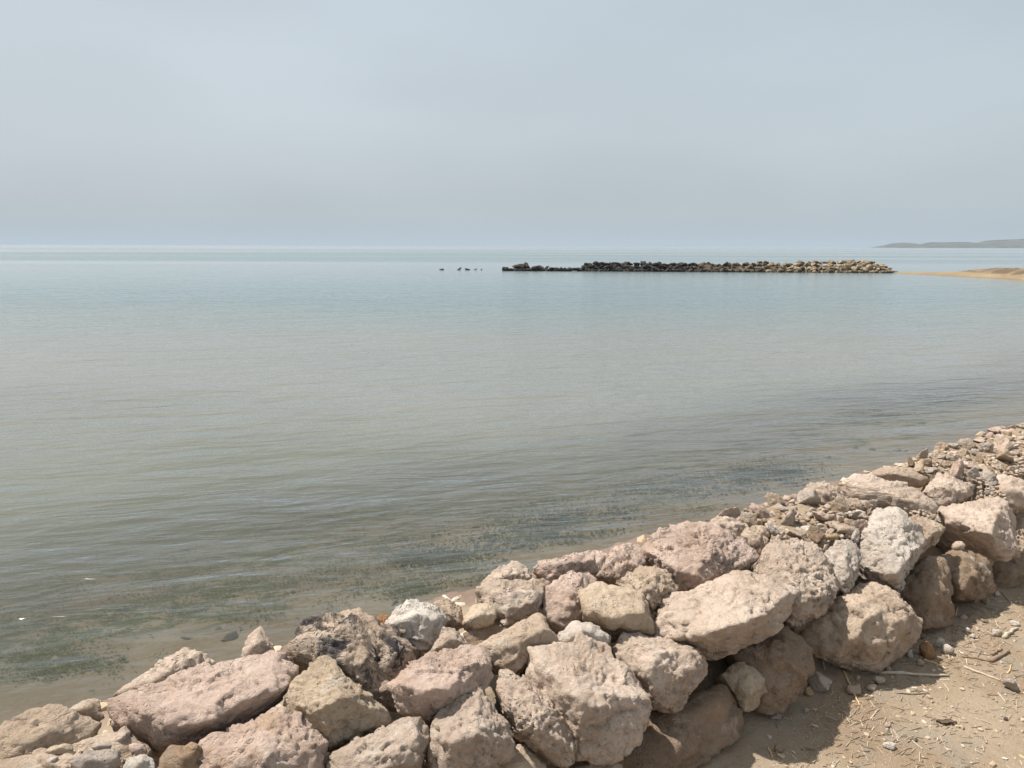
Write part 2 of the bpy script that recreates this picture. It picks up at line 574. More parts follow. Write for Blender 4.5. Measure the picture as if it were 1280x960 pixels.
V[:, 2] += (.10 * fbm(V * np.array([.5, .5, 0]), 4, 77) + .16 * np.clip(fbm(V * np.array([1.6, 1.6, 0]), 3, 78), 0, 1)) * np.clip(V[:, 2], 0, 1)
nr, nc = len(ux), len(vx)
ii = np.arange((nr - 1) * (nc - 1))
a = (ii // (nc - 1)) * nc + ii % (nc - 1)
spit = mesh_obj('beach', V, np.stack([a, a + nc, a + nc + 1, a + 1], 1), m_sand)
spit['kind'] = 'structure'

m_head, t = mat('headland_scrub')
P = t.n('ShaderNodeNewGeometry').outputs['Position']
g = t.n('ShaderNodeNewGeometry').outputs['Normal']
nz = t.n('ShaderNodeSeparateXYZ', {0: g}).outputs[2]
c = t.mix(t.ramp(t.noise(P, .012, 6, .65), .40, .60), (.030, .036, .026), (.085, .080, .058))
c = t.mix(t.m('MULTIPLY', t.ramp(nz, .90, .55), t.ramp(t.noise(P, .008, 4, .6), .48, .6)), c, (.36, .34, .31))
t.out(t.n('ShaderNodeBsdfPrincipled', {'Base Color': c, 'Roughness': .95}).outputs[0])
HD = 4200.0
prof = [(1094, 311), (1100, 309.2), (1106, 306.5), (1114, 304.2), (1128, 303.2), (1138, 303.8), (1146, 306.2), (1151, 305.4), (1158, 303.2), (1175, 302.6), (1195, 302.3),
        (1211, 302.6), (1216, 303.8), (1223, 303.0), (1232, 300.6), (1245, 299.8), (1262, 299.2), (1272, 298.5), (1280, 298.2), (1300, 297.5), (1340, 296), (1420, 294), (1520, 296), (1600, 300)]
pxs = np.linspace(1094, 1600, 300)
hy = np.interp(pxs, [p[0] for p in prof], [p[1] for p in prof])
vv = np.linspace(0, 1, 40)
V = []
for i, px in enumerate(pxs):
    top = at_depth(px, hy[i], HD)
    h = max(top[2], .5)
    for v in vv:
        f = np.interp(v, [0, .06, .25, .5, 1], [-.03, .30, .72, 1, -.03])
        V.append((top[0] + (v - .5) * 260, HD + (v - .5) * 900, h * f))
V = np.array(V)
V[:, 2] += 5 * fbm(V * np.array([.012, .012, 0]), 5, 5) * np.clip(V[:, 2] / 20, 0, 1) * (V[:, 1] < HD - 20)
nr, nc = len(pxs), len(vv)
ii = np.arange((nr - 1) * (nc - 1))
a = (ii // (nc - 1)) * nc + ii % (nc - 1)
hl = mesh_obj('headland', V, np.stack([a, a + nc, a + nc + 1, a + 1], 1), m_head)
hl['kind'] = 'structure'

# ------------------------------------------------------------------ boulders of the bank
UP = np.array([0, 0, 1.0])


def pixel_rock(name, label, outline, ridge=(), bulge=.2, tint='pale', style='plain', thick=.75, sub=5, p=24, group=None, up=None, push=0.0, seed=None, cat='boulder', rough=1.0):
    ol = np.array(outline, float)
    cen = ol.mean(0)
    A = hit_env(*cen)
    dist = A - CAMP
    L = np.linalg.norm(dist)
    A = A + dist / L * push
    n_ = float(A @ N)
    x0, y0 = ol[:, 0], ol[:, 1]
    area = .5 * abs(np.dot(x0, np.roll(y0, 1)) - np.dot(y0, np.roll(x0, 1)))
    dep = float((A - CAMP) @ fwd)
    size = math.sqrt(area) / FPX * dep
    if up is None:
        up = float(np.interp(n_, [1.38, 1.5, 1.62, 1.8], [.25, .55, .85, 1.0]))
    toc = -dist / L
    mdir = UP * up - N * .55 + toc * .35
    mdir /= np.linalg.norm(mdir)
    while mdir @ toc < .55:
        mdir = mdir + toc * .1
        mdir /= np.linalg.norm(mdir)

    def put(px, py, b):
        d = ray(px, py)
        tt_ = ((A - CAMP) @ mdir) / (d @ mdir)
        lo, hi = dep - .75 * size, dep + .75 * size
        tt_ = min(max(tt_, lo), hi)
        q = CAMP + d * tt_
        # swell towards the viewer along the line of sight: keeps the traced corner where it is
        return q - d / np.linalg.norm(d) * b * size / max(.5, float(mdir @ toc))

    pts = [put(x, y, 0) for x, y in outline]
    front = [put(q[0], q[1], (q[2] if len(q) > 2 else bulge) * 1.95) for q in ridge]
    back = []
    cc = np.mean(pts, 0)
    for q in pts:
        back.append(cc + (q - cc) * .72 - mdir * thick * size)
    allp = np.array(pts + front + back)
    if seed is None:
        seed = int(abs(cen[0] * 7 + cen[1] * 13))
    p = p * 2.2
    por = {'plain': .12, 'porous': 1.0, 'stain': .6, 'strata': .3, 'smooth': 0}[style]
    c, V, F = rock_mesh(allp, sub, p, rough * (.5 if style == 'smooth' else 1.0), por, seed)
    o = mesh_obj(name, V, F, {'plain': M_STONE, 'porous': M_POROUS, 'stain': M_STAIN, 'strata': M_STRATA, 'smooth': M_STONE}[style], c)
    col = np.array(TINT[tint]) * (1 + .06 * math.sin(seed * 1.7))
    o.color = (*col, 1)
    return tag(o, label, cat, group)


B = pixel_rock
# --- left end
B('boulder', 'long pale pink slab boulder with a flat sunlit top, beside the thin spire stone', [(127, 875), (150, 866), (185, 857), (225, 847), (270, 827), (340, 815), (365, 824), (379, 836), (358, 862), (332, 885), (295, 910), (257, 927), (212, 930), (192, 940), (176, 918), (155, 897), (127, 900)],
  [(352, 858), (315, 874), (270, 892), (215, 905), (165, 885, .1)], .22, 'pink', sub=6)
B('boulder', 'ridge-backed tan boulder peaking above the brown shallows behind the long pink slab', [(138, 868), (165, 848), (190, 838), (215, 820), (232, 807), (244, 807), (262, 816), (272, 828), (240, 850), (190, 864)], [(240, 822), (200, 848)], .12, 'pale', 'porous', thick=1.2)
B('boulder', 'thin pointed spire stone with a rusty side, upright between slab and water', [(298, 821), (312, 792), (324, 781), (336, 795), (346, 812), (322, 828)], [(322, 800)], .25, 'pale', thick=.8, sub=4)
B('boulder', 'low crumbly ochre boulder sloping down to the foamy water edge', [(-50, 935), (-5, 917), (15, 898), (37, 886), (52, 894), (84, 889), (128, 902), (125, 916), (110, 924), (75, 932), (55, 938), (30, 952), (10, 985), (-50, 985)], [(60, 915), (20, 930)], .12, 'tan', 'strata', thick=.6)
B('boulder', 'small tan stone with one face in deep shadow, against the long pink slab', [(82, 887), (112, 871), (123, 873), (130, 898), (117, 904), (95, 895)], [(108, 884), (96, 891, .05)], .3, 'tan', sub=4)
B('boulder', 'rubbly yellowish boulder carrying small flat pebbles at the foot of the slab', [(-40, 960), (0, 948), (40, 940), (80, 938), (125, 920), (152, 910), (175, 925), (195, 945), (190, 990), (60, 1010), (-40, 1000)], [(100, 955)], .08, 'tan', 'strata', thick=.5, push=.03)
B('boulder', 'tan boulder blotched with black lichen across its rough sunlit face', [(350, 812), (365, 783), (380, 775), (410, 765), (450, 755), (470, 768), (480, 783), (515, 805), (527, 816), (497, 842), (494, 862), (498, 887), (480, 888), (452, 862), (425, 845), (387, 834), (375, 827)],
  [(400, 790), (465, 795), (440, 830), (490, 825)], .15, 'tan', 'stain', sub=6)
B('boulder', 'wedge-shaped boulder with a greenish top and a flat shaded face, under the lichen-blotched one', [(354, 880), (360, 862), (382, 840), (402, 822), (420, 828), (434, 843), (454, 861), (474, 881), (487, 901), (455, 918), (412, 938), (406, 914), (396, 904), (380, 892), (362, 893)],
  [(400, 881, .26), (427, 870, .26), (455, 863, .1), (408, 905, .16)], .25, 'yellow', sub=6, p=34)
B('boulder', 'broad pinkish boulder with a stepped sunlit top below the wedge-shaped one', [(252, 928), (265, 917), (297, 905), (315, 895), (347, 882), (380, 892), (400, 905), (411, 918), (411, 941), (402, 965), (380, 1005), (250, 1005), (240, 960)], [(330, 925), (395, 935), (300, 950)], .12, 'pink', sub=6)
B('boulder', 'small brown stone wedged between the pink slab and the broad pinkish boulder', [(196, 947), (212, 930), (240, 926), (258, 932), (252, 948), (252, 965), (245, 990), (195, 990)], [(230, 945)], .2, 'brown', 'porous', sub=4)
B('boulder', 'blocky cream boulder with a squared right edge, left of the pyramid-shaped one', [(410, 942), (460, 917), (505, 897), (528, 899), (536, 918), (534, 962), (530, 1005), (400, 1005), (402, 965)], [(430, 950, .1), (480, 940, .18), (524, 918, .18)], .2, 'pale', sub=6, p=32)
B('boulder', 'rose-coloured slab with a smooth sloping top and a dark undercut front', [(488, 852), (533, 815), (566, 808), (597, 808), (615, 822), (619, 840), (611, 858), (597, 862), (564, 873), (546, 894), (533, 901), (502, 888), (492, 871)],
  [(494, 857, .14), (525, 862, .26), (560, 866, .24), (600, 836, .1)], .25, 'pink', sub=6, p=32)
B('boulder', 'pyramid-shaped boulder with a flat shaded front in the lowest visible row', [(535, 925), (544, 892), (561, 872), (590, 857), (604, 857), (615, 877), (638, 904), (643, 922), (641, 942), (612, 962), (600, 990), (540, 990), (535, 960)],
  [(538, 930, .12), (566, 929, .26), (595, 918, .28), (637, 923, .12), (600, 870, .05)], .25, 'pale', sub=6, p=32)
B('boulder', 'elongated boulder tilted downhill between the pyramid-shaped one and the broad knobbly one', [(620, 840), (631, 836), (654, 847), (679, 868), (707, 889), (719, 909), (726, 938), (718, 960), (693, 952), (671, 936), (642, 916), (634, 888), (620, 870)],
  [(634, 872, .14), (665, 905, .24), (690, 887, .2), (715, 935, .14)], .22, 'pale', 'porous', sub=6)
B('boulder', 'broad knobbly boulder with a stepped face in the middle of the bank', [(652, 812), (672, 809), (690, 811), (727, 793), (758, 802), (780, 830), (798, 850), (806, 882), (811, 911), (770, 948), (750, 953), (725, 953), (718, 906), (704, 887), (679, 864), (654, 840)],
  [(672, 830, .1), (692, 850, .16), (735, 882, .22), (795, 868, .16), (740, 830, .1), (760, 930, .1)], .2, 'pale', sub=6)
B('boulder', 'narrow whitish stone lying along the upper edge of the broad knobbly boulder', [(692, 794), (715, 775), (740, 777), (760, 790), (768, 798), (760, 808), (727, 804), (698, 807)], [(730, 787)], .3, 'white', 'porous', sub=4)
B('boulder', 'brownish boulder with a white spot resting above the rose-coloured slab', [(590, 805), (637, 783), (673, 765), (690, 783), (697, 803), (656, 814), (651, 836), (637, 840), (618, 830), (604, 815)], [(650, 800), (680, 785)], .18, 'tan')
B('boulder', 'rounded cream boulder with a dark side crack below the skyline stones', [(597, 735), (609, 725), (637, 726), (665, 721), (687, 727), (684, 752), (680, 767), (642, 776), (631, 787), (618, 773), (605, 755)], [(630, 745), (672, 742), (650, 760)], .18, 'pale', 'porous')
B('boulder', 'small yellow-white stone overhanging a dark hollow', [(576, 778), (590, 756), (611, 751), (623, 770), (615, 780), (592, 786)], [(600, 768)], .3, 'yellow', sub=4)
B('boulder', 'angular dark stone at the back of the hollow under the yellow-white one', [(578, 790), (596, 780), (622, 780), (640, 785), (610, 802), (590, 812)], [], .1, 'brown', sub=4, push=.08)
B('boulder', 'chalk-white boulder with a hollowed grey front beside the lichen-blotched one', [(481, 783), (493, 760), (516, 748), (538, 752), (546, 766), (562, 775), (546, 803), (527, 816), (514, 808), (496, 796)], [(493, 779, .15), (521, 768, .25), (544, 774, .2)], .25, 'chalk', 'porous')
B('boulder', 'dull tan stone wedged behind the chalk-white boulder', [(540, 754), (558, 746), (578, 755), (582, 785), (562, 780)], [(562, 762)], .2, 'tan', 'porous', sub=4)
B('boulder', 'little rough cream stone perched on the upper edge of the rose-coloured slab', [(538, 814), (545, 800), (555, 783), (569, 783), (590, 806), (566, 815)], [(563, 798)], .25, 'pale', 'porous', sub=4)
B('boulder', 'low rust-brown stone peeping out behind the chalk-white boulder', [(468, 775), (476, 766), (486, 768), (486, 782), (474, 786)], [], .2, 'rust', sub=4, push=.05)
# --- middle, sea side of the crest
B('boulder', 'pitted skyline boulder standing alone above green weed in the shallows', [(601, 729), (620, 710), (642, 700), (659, 707), (667, 720), (650, 730), (620, 734)], [(640, 715)], .15, 'pale', 'porous', thick=1.1)
B('boulder', 'knobbly pitted skyline boulder with dark holes at its left end', [(665, 712), (672, 702), (702, 697), (722, 690), (755, 686), (767, 695), (752, 705), (747, 718), (722, 715), (697, 726), (683, 724)], [(700, 706), (740, 698)], .15, 'pink', 'porous', thick=1.0)
B('boulder', 'grey-pink pitted boulder on the crest between two skyline boulders', [(745, 720), (752, 703), (765, 685), (781, 677), (801, 682), (809, 698), (806, 716), (780, 728)], [(775, 695), (795, 705)], .15, 'pink', 'porous', thick=.9)
B('boulder', 'porous tan boulder with a shaded notch beside the yellow-faced one', [(772, 728), (790, 714), (812, 704), (837, 715), (849, 737), (835, 752), (816, 765), (798, 745)], [(815, 732), (805, 745)], .2, 'tan', 'porous')
B('boulder', 'yellow-faced cream boulder with a shadowed underside in the middle of the bank', [(722, 742), (745, 727), (780, 731), (806, 745), (815, 765), (817, 793), (795, 788), (760, 789), (728, 772)], [(735, 762, .15), (765, 771, .25), (806, 764, .2), (760, 745, .1)], .22, 'yellow')
B('boulder', 'reddish pitted boulder left of the yellow-faced one', [(675, 740), (700, 718), (722, 711), (750, 722), (730, 740), (733, 772), (706, 786), (683, 772)], [(705, 740), (715, 760)], .15, 'pink', 'porous')
B('boulder', 'large coarse pitted boulder on the crest above the wide flat slab', [(800, 684), (816, 668), (840, 656), (872, 652), (900, 658), (928, 668), (947, 690), (949, 700), (915, 713), (900, 722), (876, 737), (850, 738), (840, 718), (828, 706), (811, 698)],
  [(850, 718, .15), (874, 723, .15), (900, 690, .15), (845, 680, .1)], .15, 'pink', 'porous', sub=6)
B('boulder', 'pitted skyline boulder against the water behind the small angular stone', [(872, 657), (890, 648), (905, 641), (922, 644), (935, 652), (947, 668), (930, 676), (900, 668)], [(910, 655)], .15, 'pale', 'porous', thick=1.0)
B('boulder', 'small angular stone with a dark shadowed right side, on the crest', [(924, 668), (940, 655), (957, 655), (964, 667), (961, 683), (950, 693), (936, 682)], [(952, 662, .1), (935, 670, .2), (955, 680, .1)], .25, 'tan', 'porous', sub=4)
B('boulder', 'wide flat cream slab jutting out over the shadowed lower row', [(810, 778), (820, 762), (835, 745), (875, 732), (902, 719), (927, 716), (945, 715), (975, 724), (998, 737), (984, 768), (976, 784), (950, 799), (915, 814), (890, 817), (872, 808), (830, 799), (812, 789)],
  [(840, 762, .1), (885, 788, .28), (925, 780, .32), (962, 769, .28), (993, 742, .1)], .28, 'pale', sub=6, p=36, thick=.55)
B('boulder', 'rough cream boulder with a shaded lower edge beyond the wide flat slab', [(955, 687), (967, 672), (1002, 672), (1022, 687), (1036, 700), (1046, 722), (1043, 746), (1035, 761), (1020, 773), (992, 784), (980, 776), (990, 742), (972, 722), (942, 712), (948, 698)],
  [(1000, 754, .22), (1040, 742, .14), (990, 700, .1), (1020, 720, .14)], .2, 'pale', 'porous', sub=6)
B('boulder', 'upright grey-speckled stone squeezed against the big white-faced block', [(1030, 690), (1045, 675), (1060, 672), (1073, 685), (1077, 702), (1073, 722), (1061, 742), (1047, 737), (1043, 715)], [(1055, 700), (1062, 720)], .2, 'white', 'porous')
B('boulder', 'big white-faced block leaning on the crest beside the pebbly rubble', [(1069, 680), (1087, 647), (1095, 632), (1115, 631), (1138, 647), (1151, 662), (1152, 686), (1143, 704), (1131, 727), (1122, 737), (1105, 729), (1080, 717), (1071, 702)],
  [(1085, 672, .12), (1143, 690, .18), (1118, 716, .22), (1120, 650, .06), (1130, 668, .16)], .2, 'white', sub=6, p=30)
B('boulder', 'tan boulder half hidden behind the big white-faced block', [(1126, 648), (1149, 643), (1174, 652), (1182, 660), (1175, 673), (1158, 688), (1145, 700), (1140, 675)], [(1165, 665)], .2, 'tan', 'porous')
B('boulder', 'long low slab with a pale streak, lying behind the big white-faced block', [(1054, 603), (1066, 591), (1078, 593), (1116, 601), (1145, 606), (1157, 619), (1172, 633), (1174, 652), (1149, 645), (1124, 635), (1103, 631), (1089, 627), (1066, 618)], [(1090, 608), (1130, 620), (1155, 635)], .12, 'pale', 'strata')
B('boulder', 'thin flat plate of stone with a dark shaded edge beside the far rubble', [(1087, 588), (1114, 582), (1132, 584), (1155, 593), (1166, 599), (1156, 608), (1141, 604), (1112, 598), (1090, 595)], [(1115, 592), (1145, 598)], .15, 'tan', 'strata', thick=.4, sub=4)
B('boulder', 'broad-topped block with a brown shaded end, above a dark gap', [(1172, 640), (1199, 629), (1214, 626), (1253, 624), (1267, 633), (1271, 667), (1269, 698), (1257, 702), (1237, 689), (1218, 675), (1197, 664), (1180, 657)],
  [(1250, 636, .16), (1239, 670, .30), (1207, 659, .2), (1256, 690, .1)], .25, 'pale', sub=6, p=34)
B('boulder', 'hummocky sandy boulder with a shadowed dent behind the broad-topped block', [(1152, 612), (1166, 594), (1184, 592), (1200, 598), (1222, 606), (1218, 619), (1199, 629), (1172, 632)], [(1180, 608), (1200, 614)], .15, 'pale', 'porous')
B('boulder', 'smooth pale boulder to seaward of the broad-topped block', [(1234, 605), (1245, 594), (1266, 593), (1284, 602), (1315, 610), (1315, 640), (1270, 633), (1253, 625), (1238, 615)], [(1265, 612)], .15, 'pale')
B('boulder', 'boulder in full shade just past the brown shaded end of the broad-topped block', [(1266, 636), (1290, 634), (1330, 630), (1340, 690), (1300, 700), (1270, 694)], [(1290, 660)], .1, 'tan', push=.05)
# --- shaded land-side row
B('boulder', 'massive squat boulder in shade with a sunlit rim, standing on the sandy path', [(995, 788), (1020, 762), (1045, 745), (1070, 740), (1087, 725), (1105, 731), (1121, 742), (1136, 757), (1151, 775), (1146, 798), (1136, 813), (1110, 833), (1092, 842), (1060, 836), (1020, 812), (1003, 802)],
  [(1048, 756, .12), (1072, 757, .24), (1097, 744, .2), (1135, 772, .22), (1070, 800, .2), (1110, 805, .18)], .2, 'tan', sub=6, p=30)
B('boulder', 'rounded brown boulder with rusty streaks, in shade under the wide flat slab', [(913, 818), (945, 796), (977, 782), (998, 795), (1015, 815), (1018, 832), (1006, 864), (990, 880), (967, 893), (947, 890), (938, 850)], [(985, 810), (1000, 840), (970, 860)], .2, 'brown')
B('boulder', 'pointed yellow stone catching a streak of sun among the shaded boulders', [(900, 843), (922, 826), (935, 829), (964, 850), (948, 884), (930, 890), (920, 868)], [(936, 838, .2), (938, 868, .25)], .25, 'yellow', sub=5, p=34)
B('boulder', 'blunt-nosed buff boulder with a crumbly front, below the yellow-faced one', [(770, 806), (777, 790), (800, 789), (835, 800), (871, 807), (881, 820), (885, 843), (870, 864), (855, 882), (842, 889), (825, 882), (806, 876), (797, 847), (780, 834)],
  [(800, 835, .16), (822, 818, .26), (872, 815, .16), (850, 850, .2), (820, 860, .16)], .22, 'pale', 'plain', sub=6)
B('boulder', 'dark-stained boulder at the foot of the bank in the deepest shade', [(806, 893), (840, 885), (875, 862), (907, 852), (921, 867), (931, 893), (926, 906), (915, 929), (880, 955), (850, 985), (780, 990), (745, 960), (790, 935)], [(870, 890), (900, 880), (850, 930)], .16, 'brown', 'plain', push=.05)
B('boulder', 'yellowish stone low in a gap under the elongated tilted boulder', [(610, 962), (642, 932), (656, 929), (681, 954), (690, 990), (610, 995)], [(650, 955)], .15, 'yellow', sub=4, push=.03)
B('boulder', 'buff stone half buried at the foot of the broad knobbly boulder', [(720, 958), (748, 950), (775, 952), (790, 975), (770, 1000), (720, 1000)], [(750, 970)], .15, 'tan', sub=4, push=.03)
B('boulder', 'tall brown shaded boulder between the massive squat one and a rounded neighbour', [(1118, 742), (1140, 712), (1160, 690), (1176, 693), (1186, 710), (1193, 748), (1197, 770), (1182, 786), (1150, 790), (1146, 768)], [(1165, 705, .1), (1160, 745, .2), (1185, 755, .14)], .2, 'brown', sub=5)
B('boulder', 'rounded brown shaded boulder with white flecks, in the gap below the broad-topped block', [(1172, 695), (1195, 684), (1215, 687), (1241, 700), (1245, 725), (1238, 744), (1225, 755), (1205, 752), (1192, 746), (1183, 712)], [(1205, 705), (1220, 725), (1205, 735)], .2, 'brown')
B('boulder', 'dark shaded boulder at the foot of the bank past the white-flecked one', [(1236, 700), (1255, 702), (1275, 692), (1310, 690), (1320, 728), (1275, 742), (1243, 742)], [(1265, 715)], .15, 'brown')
B('stone', 'little pale cobble tucked into the dark gap under the broad-topped block', [(1191, 683), (1194, 676), (1203, 676), (1208, 681), (1205, 688), (1195, 688)], [(1200, 682)], .3, 'tan', 'smooth', sub=3, cat='stone')
# --- crest rubble that can be told apart
B('boulder', 'smooth dome-shaped boulder rising over the rubble at the water side', [(1000, 618), (1010, 605), (1025, 600), (1041, 604), (1056, 615), (1064, 628), (1042, 634), (1018, 630)], [(1030, 616)], .15, 'pale', 'porous', thick=1.0)
B('stone', 'elongated tan cobble lying in the pebbly rubble above the grey-speckled stone', [(1032, 654), (1045, 651), (1068, 657), (1076, 665), (1070, 673), (1055, 670), (1040, 664)], [(1055, 661)], .3, 'tan', sub=4, cat='stone')
B('stone', 'smooth ochre pebble below the elongated tan cobble', [(1024, 671), (1033, 666), (1046, 666), (1051, 671), (1046, 676), (1032, 676)], [(1038, 670)], .35, 'ochre', 'smooth', sub=3, cat='stone')
B('stone', 'white cobble with a grey underside in the pebbly rubble', [(1000, 659), (1008, 656), (1020, 658), (1027, 663), (1022, 671), (1010, 670)], [(1014, 664)], .3, 'chalk', sub=3, cat='stone')
B('stone', 'rust-orange pebble next to two white ones in the pebbly rubble', [(1016, 682), (1022, 677), (1030, 680), (1030, 687), (1022, 689)], [(1023, 683)], .3, 'rust', 'smooth', sub=3, cat='stone')
B('stone', 'mustard-brown knobbly stone at the water side of the rubble', [(960, 640), (966, 634), (975, 636), (979, 643), (972, 648), (964, 648)], [(970, 641)], .3, 'ochre', sub=3, cat='stone')
B('stone', 'flat yellowish stone beside the mustard-brown knobbly one', [(938, 641), (946, 636), (960, 637), (966, 645), (955, 649), (942, 648)], [(952, 642)], .2, 'yellow', sub=3, cat='stone')
B('stone', 'brown tilted flake of stone standing in the pebbly rubble', [(990, 656), (1000, 647), (1012, 646), (1008, 652), (998, 659)], [(1001, 652)], .2, 'brown', sub=3, cat='stone')
B('stone', 'pinkish angular stone lying beside the small angular shadow-sided one', [(954, 662), (960, 650), (968, 652), (974, 660), (966, 664)], [(964, 657)], .25, 'pink', sub=3, cat='stone')
B('stone', 'grey-brown stone in a dark notch at the top of the white-faced block', [(1066, 630), (1074, 624), (1086, 624), (1090, 632), (1084, 638), (1072, 638)], [(1078, 630)], .25, 'grey', sub=3, cat='stone')
B('stone', 'white angular stone just behind the white-faced block', [(1064, 642), (1072, 636), (1082, 638), (1084, 646), (1076, 650), (1068, 648)], [(1075, 643)], .25, 'white', sub=3, cat='stone')
B('stone', 'upright white chip standing on the rough cream boulder', [(1000, 716), (1004, 704), (1008, 712), (1006, 719)], [(1005, 712)], .3, 'chalk', sub=3, cat='stone')
B('stone', 'golden-brown stone with a shaded underside on the far rubble skyline', [(1147, 576), (1152, 572), (1164, 571), (1167, 577), (1160, 582), (1152, 581)], [(1157, 576)], .25, 'ochre', sub=3, cat='stone')
B('stone', 'dark-sided tan stone topping the far rubble skyline', [(1164, 566), (1170, 561), (1176, 562), (1176, 572), (1168, 573)], [(1171, 567)], .25, 'tan', sub=3, cat='stone')
# --- stones lying on the rubbly left boulder
B('stone', 'flat yellow-grey oval pebble on the rubbly yellowish boulder', [(55, 940), (62, 933), (80, 929), (92, 931), (93, 937), (80, 943), (64, 943)], [(75, 934)], .2, 'yellow', 'smooth', sub=4, cat='stone', thick=.35, push=-.02)
B('stone', 'grey-cream flat-topped angular stone in front of the oval pebble', [(87, 950), (107, 938), (140, 935), (151, 940), (152, 957), (140, 970), (105, 970), (92, 958)], [(108, 948, .2), (145, 945, .18)], .2, 'grey', sub=4, cat='stone', p=36, push=-.02)
B('stone', 'small whitish stone behind the grey-cream flat-topped one', [(112, 933), (120, 927), (134, 926), (142, 932), (134, 937), (118, 938)], [(126, 931)], .25, 'white', sub=3, cat='stone', push=-.02)
B('stone', 'upright brown-grey stone against the end of the long pink slab', [(140, 930), (148, 912), (157, 906), (164, 915), (160, 930), (150, 935)], [(153, 920)], .25, 'pale', sub=4, cat='stone')
B('stone', 'pinkish stone beside the upright brown-grey one', [(160, 932), (168, 928), (182, 930), (186, 940), (174, 945), (163, 941)], [(173, 935)], .25, 'pink', sub=3, cat='stone')
B('stone', 'white knobbly stone touching the small brown wedged one', [(152, 958), (160, 947), (178, 942), (193, 946), (194, 962), (180, 975), (158, 975)], [(174, 953)], .25, 'chalk', 'porous', sub=4, cat='stone')
B('stone', 'thin white flake lying near the oval pebble', [(56, 952), (64, 946), (74, 945), (70, 951), (60, 956)], [(65, 950)], .2, 'white', sub=3, cat='stone', push=-.02)

# ------------------------------------------------------------------ loose rubble on the crest
rng = random.Random(5)
COB, COB2, COB1 = [], [], []
for k in range(9):
    r_ = np.random.RandomState(k + 3)
    pts = r_.normal(size=(11, 3))
    pts /= np.linalg.norm(pts, axis=1)[:, None]
    pts *= np.array([1.0, r_.uniform(.6, .95), r_.uniform(.45, .75)]) * r_.uniform(.75, 1.1, size=(11, 1))
    for lst, sb in ((COB2, 2), (COB1, 1)):
        c, V, F = rock_mesh(pts, sb, 80, .7, 0, 100 + k)
        lst.append((V / np.abs(V).max(), F))
    c, V, F = rock_mesh(pts, 3, 130, .75, 0, 100 + k)
    V = V / np.abs(V).max()
    o = mesh_obj('cobble_shape', V, F, M_COBBLE)
    COB.append((o.data, V, F))
    bpy.data.objects.remove(o)

BLK = []
for k in range(7):
    r_ = np.random.RandomState(k + 40)
    pts = r_.normal(size=(9, 3))
    pts /= np.linalg.norm(pts, axis=1)[:, None]
    pts *= np.array([1.0, r_.uniform(.65, .95), r_.uniform(.5, .75)])
    c, V, F = rock_mesh(pts * .055, 4, 120, 1.25, .9, 140 + k)
    V = V / np.abs(V).max() * .05
    o = mesh_obj('block_shape', V, F, M_POROUS if k % 2 else M_STONE)
    BLK.append(o.data)
    bpy.data.objects.remove(o)


def inside(poly, x, y):
    r = False
    j = len(poly) - 1
    for i in range(len(poly)):
        if (poly[i][1] > y) != (poly[j][1] > y) and x < (poly[j][0] - poly[i][0]) * (y - poly[i][1]) / (poly[j][1] - poly[i][1]) + poly[i][0]:
            r = not r
        j = i
    return r


PE = [(0, 945), (60, 940), (110, 940), (190, 945), (190, 960), (0, 960)]
TC = ['pale', 'pale', 'tan', 'white', 'pink', 'yellow', 'grey', 'pale', 'tan', 'pink', 'brown']
CW = dict(brown='brown', pale='cream', tan='tan', white='whitish', pink='pinkish', yellow='yellowish', grey='grey', chalk='chalk-white')


def cobble(px, py, dia, label, group, tint, z=None, flat=1.0):
    A = hit_env(px, py) if z is None else hit_z(px, py, z)
    dep = float((A - CAMP) @ fwd)
    r = dia / 2 / FPX * dep
    me, V, F = COB[rng.randrange(9)]
    if dia >= 17:
        me = BLK[rng.randrange(7)]
    o = bpy.data.objects.new('cobble', me)
    COL.objects.link(o)
    o.location = A + UP * r * .25 * flat
    o.rotation_euler = (rng.uniform(-.5, .5) * flat, rng.uniform(-.5, .5) * flat, rng.uniform(0, 6.3))
    q = r / .05 if dia >= 17 else r
    o.scale = (q, q * rng.uniform(.8, 1.1), q * rng.uniform(.8, 1.25) * flat)
    k = .86 + rng.uniform(-.14, .12)
    o.color = (*[v * k for v in TINT[tint]], 1)
    tag(o, label, 'stone', group)
    return o


LA = 'small angular cobble in the pebbly rubble between the rough cream boulder and the sea'
LB = 'small cobble in the far rubble that slopes down to the sea'
placed = []
for poly, lab, grp, cnt, lo, hi in ((PA, 'small broken block set in the pebbly rubble beyond the rough cream boulder', 'broken blocks in the pebbly crest rubble', 14, 24, 44), (PB, 'small broken block set in the far rubble by the sea', 'broken blocks in the far crest rubble', 24, 20, 38),
                                    (PA, LA, 'cobbles in the pebbly crest rubble', 75, 10, 36), (PB, LB, 'cobbles in the far crest rubble', 150, 8, 28),
                                    (PD, 'small chip on top of the broad-topped block', 'chips on the broad-topped block', 12, 5, 9),
                                    (PC, 'small chip on the tan boulder behind the white-faced block', 'chips on the half-hidden tan boulder', 10, 5, 10),
                                    (PE, 'small chip on the rubbly yellowish boulder', 'chips on the rubbly boulder', 10, 5, 9)):
    xs = [p[0] for p in poly]
    ys = [p[1] for p in poly]
    got = tries = 0
    while got < cnt and tries < 20000:
        tries += 1
        x, y = rng.uniform(min(xs), max(xs)), rng.uniform(min(ys), max(ys))
        if not inside(poly, x, y):
            continue
        d = lo + (hi - lo) * rng.random() ** 2
        if x > 1255 and d > 18:
            continue
        if any(math.hypot(x - a, (y - b) * 1.5) < (d + e) * .31 for a, b, e in placed):
            continue
        placed.append((x, y, d))
        tn_ = rng.choice(TC)
        cobble(x, y, d, lab.replace('small', ('small ' if d < (lo + hi) / 2 else 'larger ') + CW[tn_], 1), grp, tn_)
        got += 1


